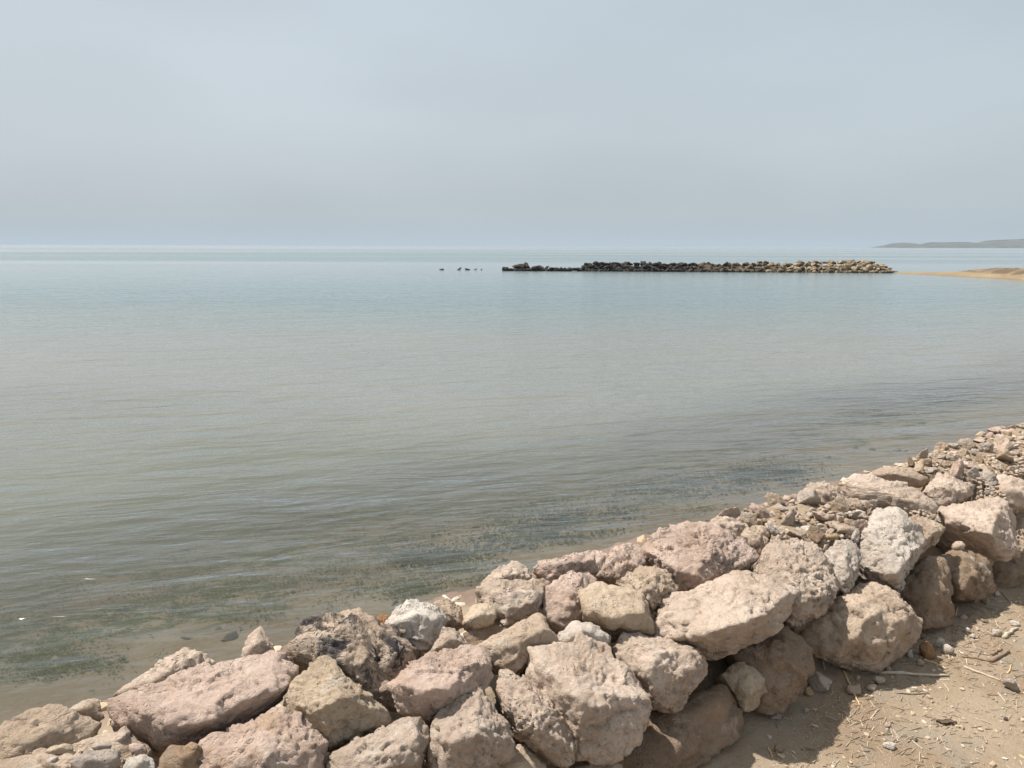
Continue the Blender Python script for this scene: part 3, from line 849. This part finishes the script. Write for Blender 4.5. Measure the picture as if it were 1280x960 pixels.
def rubble_stuff(name, label_cat, items, material):
    """many tiny stones in one mesh"""
    VV, FF, k = [], [], 0
    for (p, r) in items:
        rs = np.random.RandomState(rng.randrange(1 << 30))
        k9 = rs.randint(9)
        D, F = COB[k9][1:] if r > .07 else (COB2 if r > .02 else COB1)[k9]
        v = D * r * np.array([1, rs.uniform(.7, 1), rs.uniform(.7, 1.1)])
        a_ = rs.uniform(0, 6.3)
        ca, sa = math.cos(a_), math.sin(a_)
        v = v @ np.array([[ca, -sa, 0], [sa, ca, 0], [0, 0, 1]])
        VV.append(v + p)
        FF.append(F + k)
        k += len(D)
    o = mesh_obj(name, np.concatenate(VV), np.concatenate(FF), material, smooth=False)
    o['kind'] = 'stuff'
    tag(o, label_cat[0], label_cat[1])
    return o


m_grav, t = mat('gravel_mix')
P = t.n('ShaderNodeNewGeometry')
rp = P.outputs['Random Per Island']
c = t.n('ShaderNodeValToRGB', {0: rp})
cr = c.color_ramp
cr.elements[0].color = (.56, .46, .36, 1)
cr.elements[1].color = (.42, .31, .22, 1)
for pos, col in ((.25, (.50, .40, .29)), (.5, (.62, .55, .46)), (.7, (.46, .38, .30)), (.85, (.52, .40, .26))):
    e = cr.elements.new(pos)
    e.color = (*col, 1)
cc = t.mix(t.m('MULTIPLY', t.noise(P.outputs['Position'], 160, 3, .6), .8), c.outputs[0], t.mix(1, c.outputs[0], (.6, .58, .55), 'MULTIPLY'))
t.out(t.n('ShaderNodeBsdfPrincipled', {'Base Color': cc, 'Roughness': .93, 'Specular IOR Level': .2}).outputs[0])

items = []
for poly, cnt, lo, hi in ((PA, 500, 2, 8), (PB, 900, 2, 7), (PC, 120, 2, 5), (PD, 130, 2, 5), (PE, 160, 2, 6)):
    xs = [p[0] for p in poly]
    ys = [p[1] for p in poly]
    for _ in range(cnt):
        x, y = rng.uniform(min(xs), max(xs)), rng.uniform(min(ys), max(ys))
        if inside(poly, x, y):
            A = hit_env(x, y)
            items.append((A + UP * rng.uniform(-.012, .006), rng.uniform(lo, hi) / 2 / FPX * float((A - CAMP) @ fwd)))
# hidden seaward slope, and the crest on past both ends of the view
for _ in range(3000):
    s_, n_ = rng.uniform(-8, 14), rng.uniform(2.3, 5.3)
    p = s_ * W + n_ * N
    p[2] = core(n_)
    items.append((p, rng.uniform(.02, .08) + (.10 * rng.random() ** 2 if n_ < 4.4 else 0)))
for lo_s, hi_s in ((-8, -1.9), (5.35, 14)):
    for _ in range(420):
        s_, n_ = rng.uniform(lo_s, hi_s), rng.uniform(1.42, 2.2)
        if 0 < s_ < 5.35 + max(0, n_ - 1.6) * 1.2:
            continue
        p = s_ * W + n_ * N
        p[2] = env(n_) - .09
        items.append((p, rng.uniform(.10, .24)))
rubble_stuff('rubble', ('fine pale rubble filling the crest of the boulder bank', 'rubble'), items, m_grav)

# ------------------------------------------------------------------ sandy path: pebbles, sticks, litter
PEB = [  # crop pixel centre, width, height, tint, label
    (610, 842, 76, 46, 'chalk', 'smooth white egg-shaped pebble lying alone on the sandy path'),
    (728, 812, 48, 36, 'tan', 'beige pebble near the white egg-shaped one on the path'),
    (598, 750, 42, 26, 'tan', 'flat beige pebble with a white chip beside it on the path'),
    (598, 773, 24, 16, 'chalk', 'tiny white chip next to the flat beige pebble'),
    (800, 365, 96, 100, 'rust', 'rust-orange block of stone on the path below the massive squat boulder'),
    (862, 332, 66, 56, 'chalk', 'white rounded stone beside the rust-orange block'),
    (898, 366, 72, 58, 'white', 'greyish white crumbly stone touching the white rounded one'),
    (712, 388, 46, 50, 'white', 'small white stone leaning at the foot of the massive squat boulder'),
    (770, 428, 52, 44, 'yellow', 'yellowish stone in front of the rust-orange block'),
    (556, 520, 66, 56, 'tan', 'buff pebble standing on edge near the long stick'),
    (522, 550, 66, 36, 'yellow', 'flat buff pebble in front of the one standing on edge'),
    (432, 568, 92, 50, 'tan', 'flat tan stone crossed by a pale straw'),
    (450, 516, 32, 28, 'yellow', 'little yellow pebble behind the flat tan stone'),
    (268, 538, 140, 104, 'grey', 'dark grey-brown stone in shade at the foot of the rusty-streaked boulder'),
    (204, 596, 60, 50, 'ochre', 'ochre pebble in shade before the dark grey-brown stone'),
    (1150, 284, 66, 40, 'white', 'grey-white pebble beside a thick twig on the path'),
    (1092, 126, 52, 30, 'tan', 'tan stone on the path at the foot of the white-flecked boulder'),
    (1085, 216, 46, 22, 'brown', 'flat brown pebble on the path by the tall brown boulder'),
    (980, 206, 46, 26, 'grey', 'grey pebble at the shadow edge of the tall brown boulder'),
    (910, 236, 46, 34, 'brown', 'brown pebble in the shade of the tall brown boulder'),
    (1146, 98, 44, 32, 'chalk', 'bright white stone where the path meets the farthest shaded boulder'),
    (1238, 234, 60, 26, 'chalk', 'flat white stone on the littered far part of the path'),
    (1216, 546, 112, 72, 'grey', 'crumbly grey clod at the end of a bleached twig'),
    (55, 860, 60, 46, 'brown', 'grey-brown pebble on the path just outside the bank shadow'),
    (606, 466, 38, 32, 'tan', 'beige pebble at the lower corner of the massive squat boulder'),
    (1190, 720, 30, 22, 'dark', 'small blackish pebble on the bare path'),
    (40, 714, 84, 26, 'grey', 'long flat stone half buried in the bank shadow'),
    (190, 680, 46, 30, 'tan', 'pale chip of stone in the bank shadow'),
    (776, 304, 38, 34, 'brown', 'brown stone behind the rust-orange block'),
    (996, 272, 40, 30, 'white', 'pale pebble between the tall brown boulder and the thick twig'),
    (1026, 300, 34, 28, 'chalk', 'white flake of stone by the pale pebble on the path'),
]
for k, (cx, cyy, w_, h_, tint, lab) in enumerate(PEB):
    px, py = 960 + cx / 4, 720 + cyy / 4
    A = hit_z(px, py + h_ / 10, GZ)
    dep = float((A - CAMP) @ fwd)
    a_ = w_ / 4 / 2 / FPX * dep
    b_ = h_ / 4 / 2 / FPX * dep
    r_ = np.random.RandomState(k + 50)
    big = w_ > 85
    if tint == 'never':
        pts = np.array([[-1, -.6, -1], [1, -.7, -.9], [.8, .8, -1], [-.9, .7, -1], [-.75, -.5, .55], [.2, -.6, 1], [.95, -.2, .5], [.6, .7, .8], [-.6, .6, .7]])
    else:
        pts = r_.normal(size=(14, 3))
        pts /= np.linalg.norm(pts, axis=1)[:, None]
    pts = pts * np.array([a_, max(a_, b_) * .8, b_ * 1.15])
    smooth_ = lab.startswith('smooth')
    c, V, F = rock_mesh(pts, 4 if big else 3, 9 if smooth_ else 15, .35 if smooth_ else .8, 0, 300 + k)
    zmin = V[:, 2].min()
    gz = ground_z(A[0], A[1])
    o = mesh_obj('pebble', V, F, M_STONE, (A[0], A[1] + b_ * .3, gz - zmin * .72))
    o.rotation_euler = (0, 0, r_.uniform(-.4, .4))
    o.color = (*TINT[tint], 1)
    tag(o, lab, 'pebble')

m_reed, t = mat('dry_reed')
oi = t.n('ShaderNodeObjectInfo')
P = t.n('ShaderNodeTexCoord').outputs['Object']
c = t.mix(t.m('MULTIPLY', t.ramp(t.noise(t.scale(P, (20, 300, 300)), 1, 4, .7), .4, .65), .6), oi.outputs['Color'], t.mix(1, oi.outputs['Color'], (.5, .45, .4), 'MULTIPLY'))
t.out(t.n('ShaderNodeBsdfPrincipled', {'Base Color': c, 'Roughness': .8}).outputs[0])
REED = dict(straw=(.62, .46, .24), bleach=(.52, .44, .34), twig=(.27, .19, .125), grey=(.33, .27, .205))


def stick(p0, p1, r, colr, label, bend=.03, lift=.0, seed=0):
    A, Bp = hit_z(*p0, GZ), hit_z(*p1, GZ)
    A[2] = ground_z(A[0], A[1]) + r * .8
    Bp[2] = ground_z(Bp[0], Bp[1]) + r * .8 + lift
    rs = np.random.RandomState(seed + 1)
    L = np.linalg.norm(Bp - A)
    ax = (Bp - A) / L
    sd = np.cross(ax, UP)
    sd /= np.linalg.norm(sd)
    ut = np.cross(sd, ax)
    K, Mv = 12, 8
    off = rs.uniform(-1, 1) * bend * L
    V, F = [], []
    for i in range(K + 1):
        u = i / K
        cpt = A + ax * L * u + sd * off * math.sin(math.pi * u) + sd * rs.normal() * r * .25
        gz = ground_z(cpt[0], cpt[1]) + r * .7
        cpt[2] = max(cpt[2], gz)
        rr = r * (1 - .35 * u) * (1.18 if i in (4, 9) else 1) * (1 + .08 * rs.normal())
        for j in range(Mv):
            an = 2 * math.pi * j / Mv
            V.append(cpt + (sd * math.cos(an) + ut * math.sin(an)) * rr)
    for i in range(K):
        for j in range(Mv):
            F.append((i * Mv + j, i * Mv + (j + 1) % Mv, (i + 1) * Mv + (j + 1) % Mv, (i + 1) * Mv + j))
    V = np.array(V)
    c0 = V.mean(0)
    n0 = len(V)
    V = np.concatenate([V, V[:Mv].mean(0)[None], V[-Mv:].mean(0)[None]])
    for j in range(Mv):
        F.append((n0, (j + 1) % Mv, j, j))
        F.append((n0 + 1, K * Mv + j, K * Mv + (j + 1) % Mv, K * Mv + (j + 1) % Mv))
    F4 = [f for f in F if f[2] != f[3]]
    F3 = [f[:3] for f in F if f[2] == f[3]]
    me = bpy.data.meshes.new('stick')
    me.from_pydata([tuple(v - c0) for v in V], [], [tuple(f) for f in F4] + [tuple(f) for f in F3])
    me.polygons.foreach_set('use_smooth', [True] * len(me.polygons))
    me.materials.append(m_reed)
    o = bpy.data.objects.new('stick', me)
    o.location = c0
    COL.objects.link(o)
    o.color = (*REED[colr], 1)
    return tag(o, label, 'stick')


def cp(x, y):
    return (960 + x / 4, 720 + y / 4)


for k, (a_, b_, r_, colr, lab) in enumerate([
    ((550, 490), (905, 500), .0062, 'bleach', 'long pale-brown stick lying along the foot of the massive squat boulder'),
    ((372, 488), (457, 652), .0038, 'straw', 'bright yellow straw lying across the flat tan stone'),
    ((980, 460), (1160, 530), .0045, 'bleach', 'bleached twig pointing at the crumbly grey clod'),
    ((1108, 430), (1202, 380), .0085, 'twig', 'short stout brown twig with a knobbly end on the littered path'),
    ((1178, 312), (1242, 262), .0080, 'bleach', 'short thick twig beside the grey-white pebble'),
    ((640, 584), (805, 591), .0028, 'grey', 'thin grey stalk on the path in front of the long pale-brown stick'),
    ((778, 414), (892, 466), .0042, 'straw', 'yellow reed piece slanting down from the yellowish stone'),
    ((975, 366), (1105, 402), .0035, 'grey', 'thin grey stalk running towards the stout brown twig'),
    ((960, 404), (1110, 432), .0045, 'twig', 'dark twig ending at the stout brown one'),
    ((408, 712), (452, 655), .0026, 'grey', 'little grey stalk at the lower end of the bright yellow straw'),
    ((512, 722), (560, 664), .0026, 'bleach', 'curved pale stalk on the bare sand'),
    ((235, 415), (282, 490), .0030, 'bleach', 'pale stalk in shade under the massive squat boulder'),
    ((306, 446), (332, 388), .0042, 'grey', 'grey stub leaning in the shade under the massive squat boulder'),
    ((718, 826), (772, 872), .0024, 'bleach', 'thin pale stalk below the beige pebble'),
    ((1198, 496), (1214, 444), .0034, 'straw', 'tiny yellow reed chip above the crumbly grey clod'),
    ((880, 536), (906, 582), .0024, 'bleach', 'tiny pale stalk on the grey littered patch'),
    ((0, 858), (22, 902), .0028, 'straw', 'short straw by the grey-brown pebble at the shadow edge'),
    ((1170, 100), (1218, 140), .0036, 'grey', 'grey stick near the bright white stone at the far end'),
    ((1120, 400), (1170, 372), .0060, 'twig', 'stubby brown twig just behind the stout knobbly one'),
    ((1150, 590), (1190, 640), .0026, 'bleach', 'thin pale stalk in front of the crumbly grey clod'),
    ((560, 575), (660, 560), .0024, 'grey', 'thin stalk touching the flat buff pebble'),
    ((940, 205), (948, 165), .0030, 'bleach', 'short stalk poking up by the tall brown boulder'),
]):
    stick(cp(*a_), cp(*b_), r_, colr, lab, seed=k)
# dark curl of bark
A = hit_z(*cp(890, 742), GZ)
V, F = [], []
for i in range(9):
    for j in range(7):
        u, v = i / 8 - .5, j / 6 - .5
        wv = .013 * (1 - (2 * u) ** 2 * .8)
        V.append((u * .062, math.sin(v * 2.2) * wv + .004 * math.sin(u * 9), .004 + (1 - math.cos(v * 2.2)) * .009 + .007 * u + .002 * math.sin(u * 23 + v * 5)))
n0 = len(V)
V += [(x, y, z + .002) for x, y, z in V]
for i in range(8):
    for j in range(6):
        q = i * 7 + j
        F.append((q, q + 1, q + 8, q + 7))
        F.append((n0 + q, n0 + q + 7, n0 + q + 8, n0 + q + 1))
o = mesh_obj('bark_piece', V, F, m_reed, (A[0], A[1], ground_z(A[0], A[1])))
o.rotation_euler = (0, 0, -.25)
o.color = (.10, .065, .04, 1)
tag(o, 'dark curled bit of bark on the bare sand of the path', 'bark')

# chaff: uncountable bits of straw and reed, thickest along the far part of the path
m_chaff, t = mat('chaff')
g = t.n('ShaderNodeNewGeometry')
c = t.n('ShaderNodeValToRGB', {0: g.outputs['Random Per Island']})
cr = c.color_ramp
cr.elements[0].color = (.20, .145, .10, 1)
cr.elements[1].color = (.55, .45, .32, 1)
for pos, col in ((.3, (.36, .29, .21)), (.55, (.46, .38, .28)), (.8, (.28, .20, .135))):
    e = cr.elements.new(pos)
    e.color = (*col, 1)
t.out(t.n('ShaderNodeBsdfPrincipled', {'Base Color': c.outputs[0], 'Roughness': .85}).outputs[0])
rs = np.random.RandomState(4)
VV, FF = [], []
k = 0
cnt = 0
while cnt < 8500:
    s_, n_ = rs.uniform(.6, 5.5), rs.uniform(.3, 1.42)
    dens = 1.7 * float(fbm(np.array([[s_ * 2.6, n_ * 3.6, 5.0]]), 3, 12)[0]) - .08 + .18 * (s_ - 2.2) + .25 * (n_ > 1.2)
    if rs.uniform(-.55, .55) > dens:
        continue
    cnt += 1
    p = s_ * W + n_ * N
    L, r = rs.uniform(.006, .045) * (1 if rs.rand() > .08 else 1.8), rs.uniform(.0006, .0019)
    an = rs.normal(.5, .8)
    ax = np.array([math.cos(an), math.sin(an), rs.normal() * .10])
    sd = np.array([-ax[1], ax[0], 0])
    zc = float(core(n_)) + .012 * float(fbm(np.array([[s_ * 3.1, n_ * 3.1, 0]]), 4, 3)[0]) + .006 * float(fbm(np.array([[s_ * 19, n_ * 19, 0]]), 4, 8, .6)[0])
    p = np.array([p[0], p[1], zc + r])
    a0, b0 = p - ax * L / 2, p + ax * L / 2
    for q in (a0, b0):
        for an2 in (0, 2.1, 4.2):
            VV.append(q + sd * math.cos(an2) * r + UP * math.sin(an2) * r)
    FF += [(k, k + 1, k + 4, k + 3), (k + 1, k + 2, k + 5, k + 4), (k + 2, k, k + 3, k + 5)]
    k += 6
o = mesh_obj('chaff', VV, FF, m_chaff, smooth=False)
o['kind'] = 'stuff'
tag(o, 'scattered bits of dry straw and reed on the sandy path', 'chaff')
items = []
for _ in range(3200):
    s_, n_ = rs.uniform(.5, 5.5), rs.uniform(.2, 1.42) ** .9
    p = s_ * W + n_ * N
    zc = float(core(n_)) + .012 * float(fbm(np.array([[s_ * 3.1, n_ * 3.1, 0]]), 4, 3)[0])
    items.append((np.array([p[0], p[1], zc + .002]), .0025 + .010 * rs.rand() ** 4))
rubble_stuff('gravel', ('fine grit and tiny pebbles strewn over the sandy path', 'gravel'), items, m_grav)

# ------------------------------------------------------------------ shallows: drowned stones, weed, foam
items = []
for _ in range(90):
    s_, n_ = rs.uniform(-6, 12), 5.3 + abs(rs.normal()) * 1.6
    p = s_ * W + n_ * N
    p[2] = float(core(n_)) + .01
    items.append((p, rs.uniform(.02, .075)))
rubble_stuff('seabed_stones', ('small drowned stones on the brown bed of the shallows', 'stones'), items, m_ground)
m_weed, t = mat('sea_weed')
g = t.n('ShaderNodeNewGeometry')
c = t.mix(g.outputs['Random Per Island'], (.034, .038, .010), (.085, .088, .022))
t.out(t.n('ShaderNodeBsdfPrincipled', {'Base Color': c, 'Roughness': .9, 'Specular IOR Level': 0.0}).outputs[0])
VV, FF, k = [], [], 0
spots = [(40, 830, 60, 18, 60), (20, 765, 40, 20, 40), (100, 830, 40, 14, 50), (200, 765, 50, 16, 50), (330, 730, 90, 16, 80), (250, 700, 70, 16, 40), (520, 738, 50, 12, 90), (580, 715, 30, 10, 50), (300, 660, 130, 22, 60),
         (480, 690, 60, 18, 50), (560, 650, 120, 20, 50), (650, 615, 60, 12, 30), (150, 690, 120, 30, 40), (880, 640, 50, 8, 30), (680, 668, 70, 16, 60), (540, 695, 60, 12, 50), (850, 605, 90, 16, 50), (960, 592, 50, 10, 50), (1080, 517, 40, 6, 20), (120, 735, 150, 40, 60), (380, 690, 150, 40, 80), (60, 800, 80, 26, 50), (260, 760, 120, 26, 50), (450, 720, 90, 24, 60)]
for (cx, cy_, wx, wy, cnt) in spots:
    for _ in range(cnt):
        x, y = cx + rs.normal() * wx * .6, cy_ + rs.normal() * wy * .6
        A = hit_env(x, y, lambda q: core(q))
        if A @ N < 5.5:
            continue
        h0 = .014
        for b in range(14):
            an, L = rs.uniform(0, 6.3), rs.uniform(.015, .05)
            w_ = rs.uniform(.002, .006)
            d = np.array([math.cos(an), math.sin(an), 0])
            sd = np.array([-d[1], d[0], 0]) * w_
            p0 = A + np.array([rs.normal() * .07, rs.normal() * .07, .004])
            p1 = p0 + d * L * .5 + UP * rs.uniform(.3, 1) * h0
            p2 = p0 + d * L + UP * rs.uniform(.1, .9) * h0
            VV += [p0 - sd, p0 + sd, p1 - sd, p1 + sd, p2 - sd * .4, p2 + sd * .4]
            FF += [(k, k + 1, k + 3, k + 2), (k + 2, k + 3, k + 5, k + 4)]
            k += 6
o = mesh_obj('seaweed', VV, FF, m_weed)
o['kind'] = 'stuff'
tag(o, 'green weed growing in patches on the bed of the shallows', 'seaweed')
# darker beds of sea grass
m_grass, t = mat('sea_grass')
g = t.n('ShaderNodeNewGeometry')
c = t.mix(g.outputs['Random Per Island'], (.028, .033, .032), (.060, .066, .058))
t.out(t.n('ShaderNodeBsdfPrincipled', {'Base Color': c, 'Roughness': .9, 'Specular IOR Level': 0.0}).outputs[0])
VV, FF, k = [], [], 0
for (cx, cy_, wx, wy, cnt) in [(690, 658, 52, 14, 60), (545, 696, 44, 12, 40), (625, 678, 60, 14, 26), (840, 612, 70, 14, 70), (965, 592, 50, 10, 75), (905, 600, 66, 10, 30), (1085, 518, 40, 6, 35), (1180, 500, 44, 6, 16), (760, 640, 66, 13, 26)]:
    for _ in range(cnt):
        x, y = cx + rs.normal() * wx * .6, cy_ + rs.normal() * wy * .6
        A = hit_env(x, y, core)
        if A @ N < 5.6:
            continue
        for b in range(16):
            an, L = rs.uniform(0, 6.3), rs.uniform(.02, .07)
            w_ = rs.uniform(.005, .012)
            d = np.array([math.cos(an), math.sin(an), 0])
            sd = np.array([-d[1], d[0], 0]) * w_
            p0 = A + np.array([rs.normal() * .13, rs.normal() * .13, .006])
            p1 = p0 + d * L * .5 + UP * rs.uniform(.01, .03)
            p2 = p0 + d * L + UP * rs.uniform(.005, .025)
            VV += [p0 - sd, p0 + sd, p1 - sd, p1 + sd, p2 - sd * .4, p2 + sd * .4]
            FF += [(k, k + 1, k + 3, k + 2), (k + 2, k + 3, k + 5, k + 4)]
            k += 6
o = mesh_obj('seagrass', VV, FF, m_grass)
o['kind'] = 'stuff'
tag(o, 'dark beds of sea grass under the shallow water', 'sea grass')
m_foam, t = mat('foam')
t.out(t.n('ShaderNodeBsdfPrincipled', {'Base Color': (.8, .8, .78, 1), 'Roughness': .6}).outputs[0])
VV, FF, k = [], [], 0
D, F = ico(1)
for _ in range(520):
    s_ = rs.uniform(-6.5, -.2)
    n_ = 5.42 + .10 * math.sin(s_ * 1.7) + .06 * math.sin(s_ * 5.1) + abs(rs.normal()) * .05
    if fbm(np.array([[s_ * 1.6, 0, 3.0]]), 2, 6)[0] < -.05:
        continue
    p = s_ * W + n_ * N
    p[2] = .002
    r = rs.uniform(.003, .012)
    st = rs.uniform(1, 3.5)
    v = D * r
    v = (v[:, :1] * st) * W + v[:, 1:2] * N + v[:, 2:] * UP * .5
    VV.append(v + p)
    FF.append(F + k)
    k += len(D)
o = mesh_obj('foam', np.concatenate(VV), np.concatenate(FF), m_foam)
o['kind'] = 'stuff'
tag(o, 'thin broken line of foam at the water edge', 'foam')

# ------------------------------------------------------------------ the breakwater out in the bay
bw = bpy.data.objects.new('breakwater', None)
COL.objects.link(bw)
base0 = hit_z(880, 339.6, 0)
bw.location = base0
tag(bw, 'long low breakwater of piled rocks, dark at one end and beige towards the beach', 'breakwater')
rr = random.Random(11)


def bw_rock(px, ybase, rise, wpx, shade, name='rock', parent=bw, depth=0.0):
    A = hit_z(px, ybase, 0)
    A = A + np.array([0, depth, 0])
    dep = float((A - CAMP) @ fwd)
    r = wpx / 2 / FPX * dep
    h = rise / FPX * dep
    me = COB[rr.randrange(9)][0]
    o = bpy.data.objects.new(name, me)
    COL.objects.link(o)
    o.material_slots[0].link = 'OBJECT'
    o.material_slots[0].material = M_SEAROCK
    o.location = A + UP * h
    o.rotation_euler = (rr.uniform(-.6, .6), rr.uniform(-.6, .6), rr.uniform(0, 6.3))
    o.scale = (r, r * rr.uniform(.85, 1.1), r * rr.uniform(.8, 1.15))
    if parent:
        o.parent = parent
        o.location = Vector(A + UP * h) - parent.location
    k = rr.uniform(.7, 1.3)
    o.color = (*[v * k for v in shade], 1)
    return o


def shade_at(px):
    u = min(1, max(0, (px - 860) / 170))
    dk, lt = (.034, .029, .024), (.24, .19, .13)
    return tuple(a + (b - a) * u for a, b in zip(dk, lt))


for x in np.arange(630, 1124, 4.4):
    ph = np.interp(x, [630, 650, 656, 664, 678, 690, 700, 712, 722, 735, 800, 900, 1000, 1060, 1108, 1124], [3, 9.5, 12, 4, 9, 5, 3, 5, 3.5, 10, 11.5, 12.5, 13.5, 14.5, 15.5, 6])
    yb = np.interp(x, [630, 900, 1120], [338.6, 340.0, 341.4])
    lv = 0.8 if ph > 6 else 1.9
    row = 0
    while lv < ph - 2.2 or row == 0:
        w_ = rr.uniform(7.5, 11.5) * (.95 if ph < 6 else 1)
        sh = shade_at(x + rr.uniform(-30, 30))
        if row == 0 and x > 1000:
            sh = tuple(v * .75 for v in sh)
        bw_rock(x + rr.uniform(-2, 2), yb, lv + rr.uniform(-.4, .4), w_, sh, depth=1.2 * row + rr.uniform(0, .5))
        lv += rr.uniform(3.0, 3.9)
        row += 1
# inner fill and hidden back of the mound: one part
VV, FF, k = [], [], 0
for x in np.arange(632, 1120, 2.6):
    yb = np.interp(x, [630, 900, 1120], [338.6, 340.0, 341.4])
    ph = np.interp(x, [630, 660, 700, 722, 740, 1000, 1108, 1124], [2, 5, 2, 2, 6, 9, 10, 3])
    A = hit_z(x, yb, 0)
    for q_ in range(3):
        r_ = rr.uniform(.35, .6) * min(1, ph / 8)
        D, F = COB2[rr.randrange(9)]
        VV.append(D * r_ + A + np.array([rr.uniform(-.3, .3), 2.2 + 1.1 * q_, (ph - 4) / FPX * A[1] * (.5, .75, .3)[q_] + .1]) - np.array(base0))
        FF.append(F + k)
        k += len(D)
o = mesh_obj('rock_fill', np.concatenate(VV), np.concatenate(FF), M_SEAROCK)
o.color = (.07, .058, .045, 1)
o.parent = bw
o['kind'] = 'stuff'
LR = ['low dark rock awash farthest from the breakwater', 'squat dark rock awash beside a flat one off the breakwater end', 'flat dark rock barely above water off the breakwater end',
      'small rounded dark rock between the flat one and the breakwater end', 'small dark rock next to the breakwater end']
for (px, wpx, hgt), lab in zip([(552, 7, .6), (574, 9, 1.2), (585, 9, .3), (594.5, 6, 1.0), (602, 5, .6)], LR):
    o = bw_rock(px, 337.6, hgt, wpx, (.06, .05, .045), 'sea_rock', None)
    o.scale = (o.scale[0], o.scale[1], o.scale[2] * .6)
    tag(o, lab, 'rock', 'rocks awash off the breakwater')
for px, wpx in ((1206, 5), (1213, 5)):
    A = hit_z(px, 344, 0)
    o = bw_rock(px, 341.5, 2.5, wpx, (.09, .07, .05), 'beach_stone', None)
    tag(o, 'small dark stone lying on the far sand spit', 'rock', 'stones on the far sand spit')

# ------------------------------------------------------------------ sea haze
m_haze = bpy.data.materials.new('sea_haze')
m_haze.use_nodes = True
hn = m_haze.node_tree
hn.nodes.clear()
pv = hn.nodes.new('ShaderNodeVolumePrincipled')
pv.inputs['Color'].default_value = (.47, .53, .61, 1)
pv.inputs['Density'].default_value = .00012
pv.inputs['Anisotropy'].default_value = 0.0
ho = hn.nodes.new('ShaderNodeOutputMaterial')
hn.links.new(pv.outputs[0], ho.inputs['Volume'])
hx = 21000.0
V = [(x, y, z) for x in (-hx, hx) for y in (-hx, hx) for z in (-5.0, 120.0)]
F = [(0, 1, 3, 2), (4, 6, 7, 5), (0, 4, 5, 1), (2, 3, 7, 6), (0, 2, 6, 4), (1, 5, 7, 3)]
hz = mesh_obj('haze', V, F, m_haze, smooth=False)
hz['kind'] = 'stuff'
hz['label'] = 'pale sea haze over the bay'
hz['category'] = 'haze'
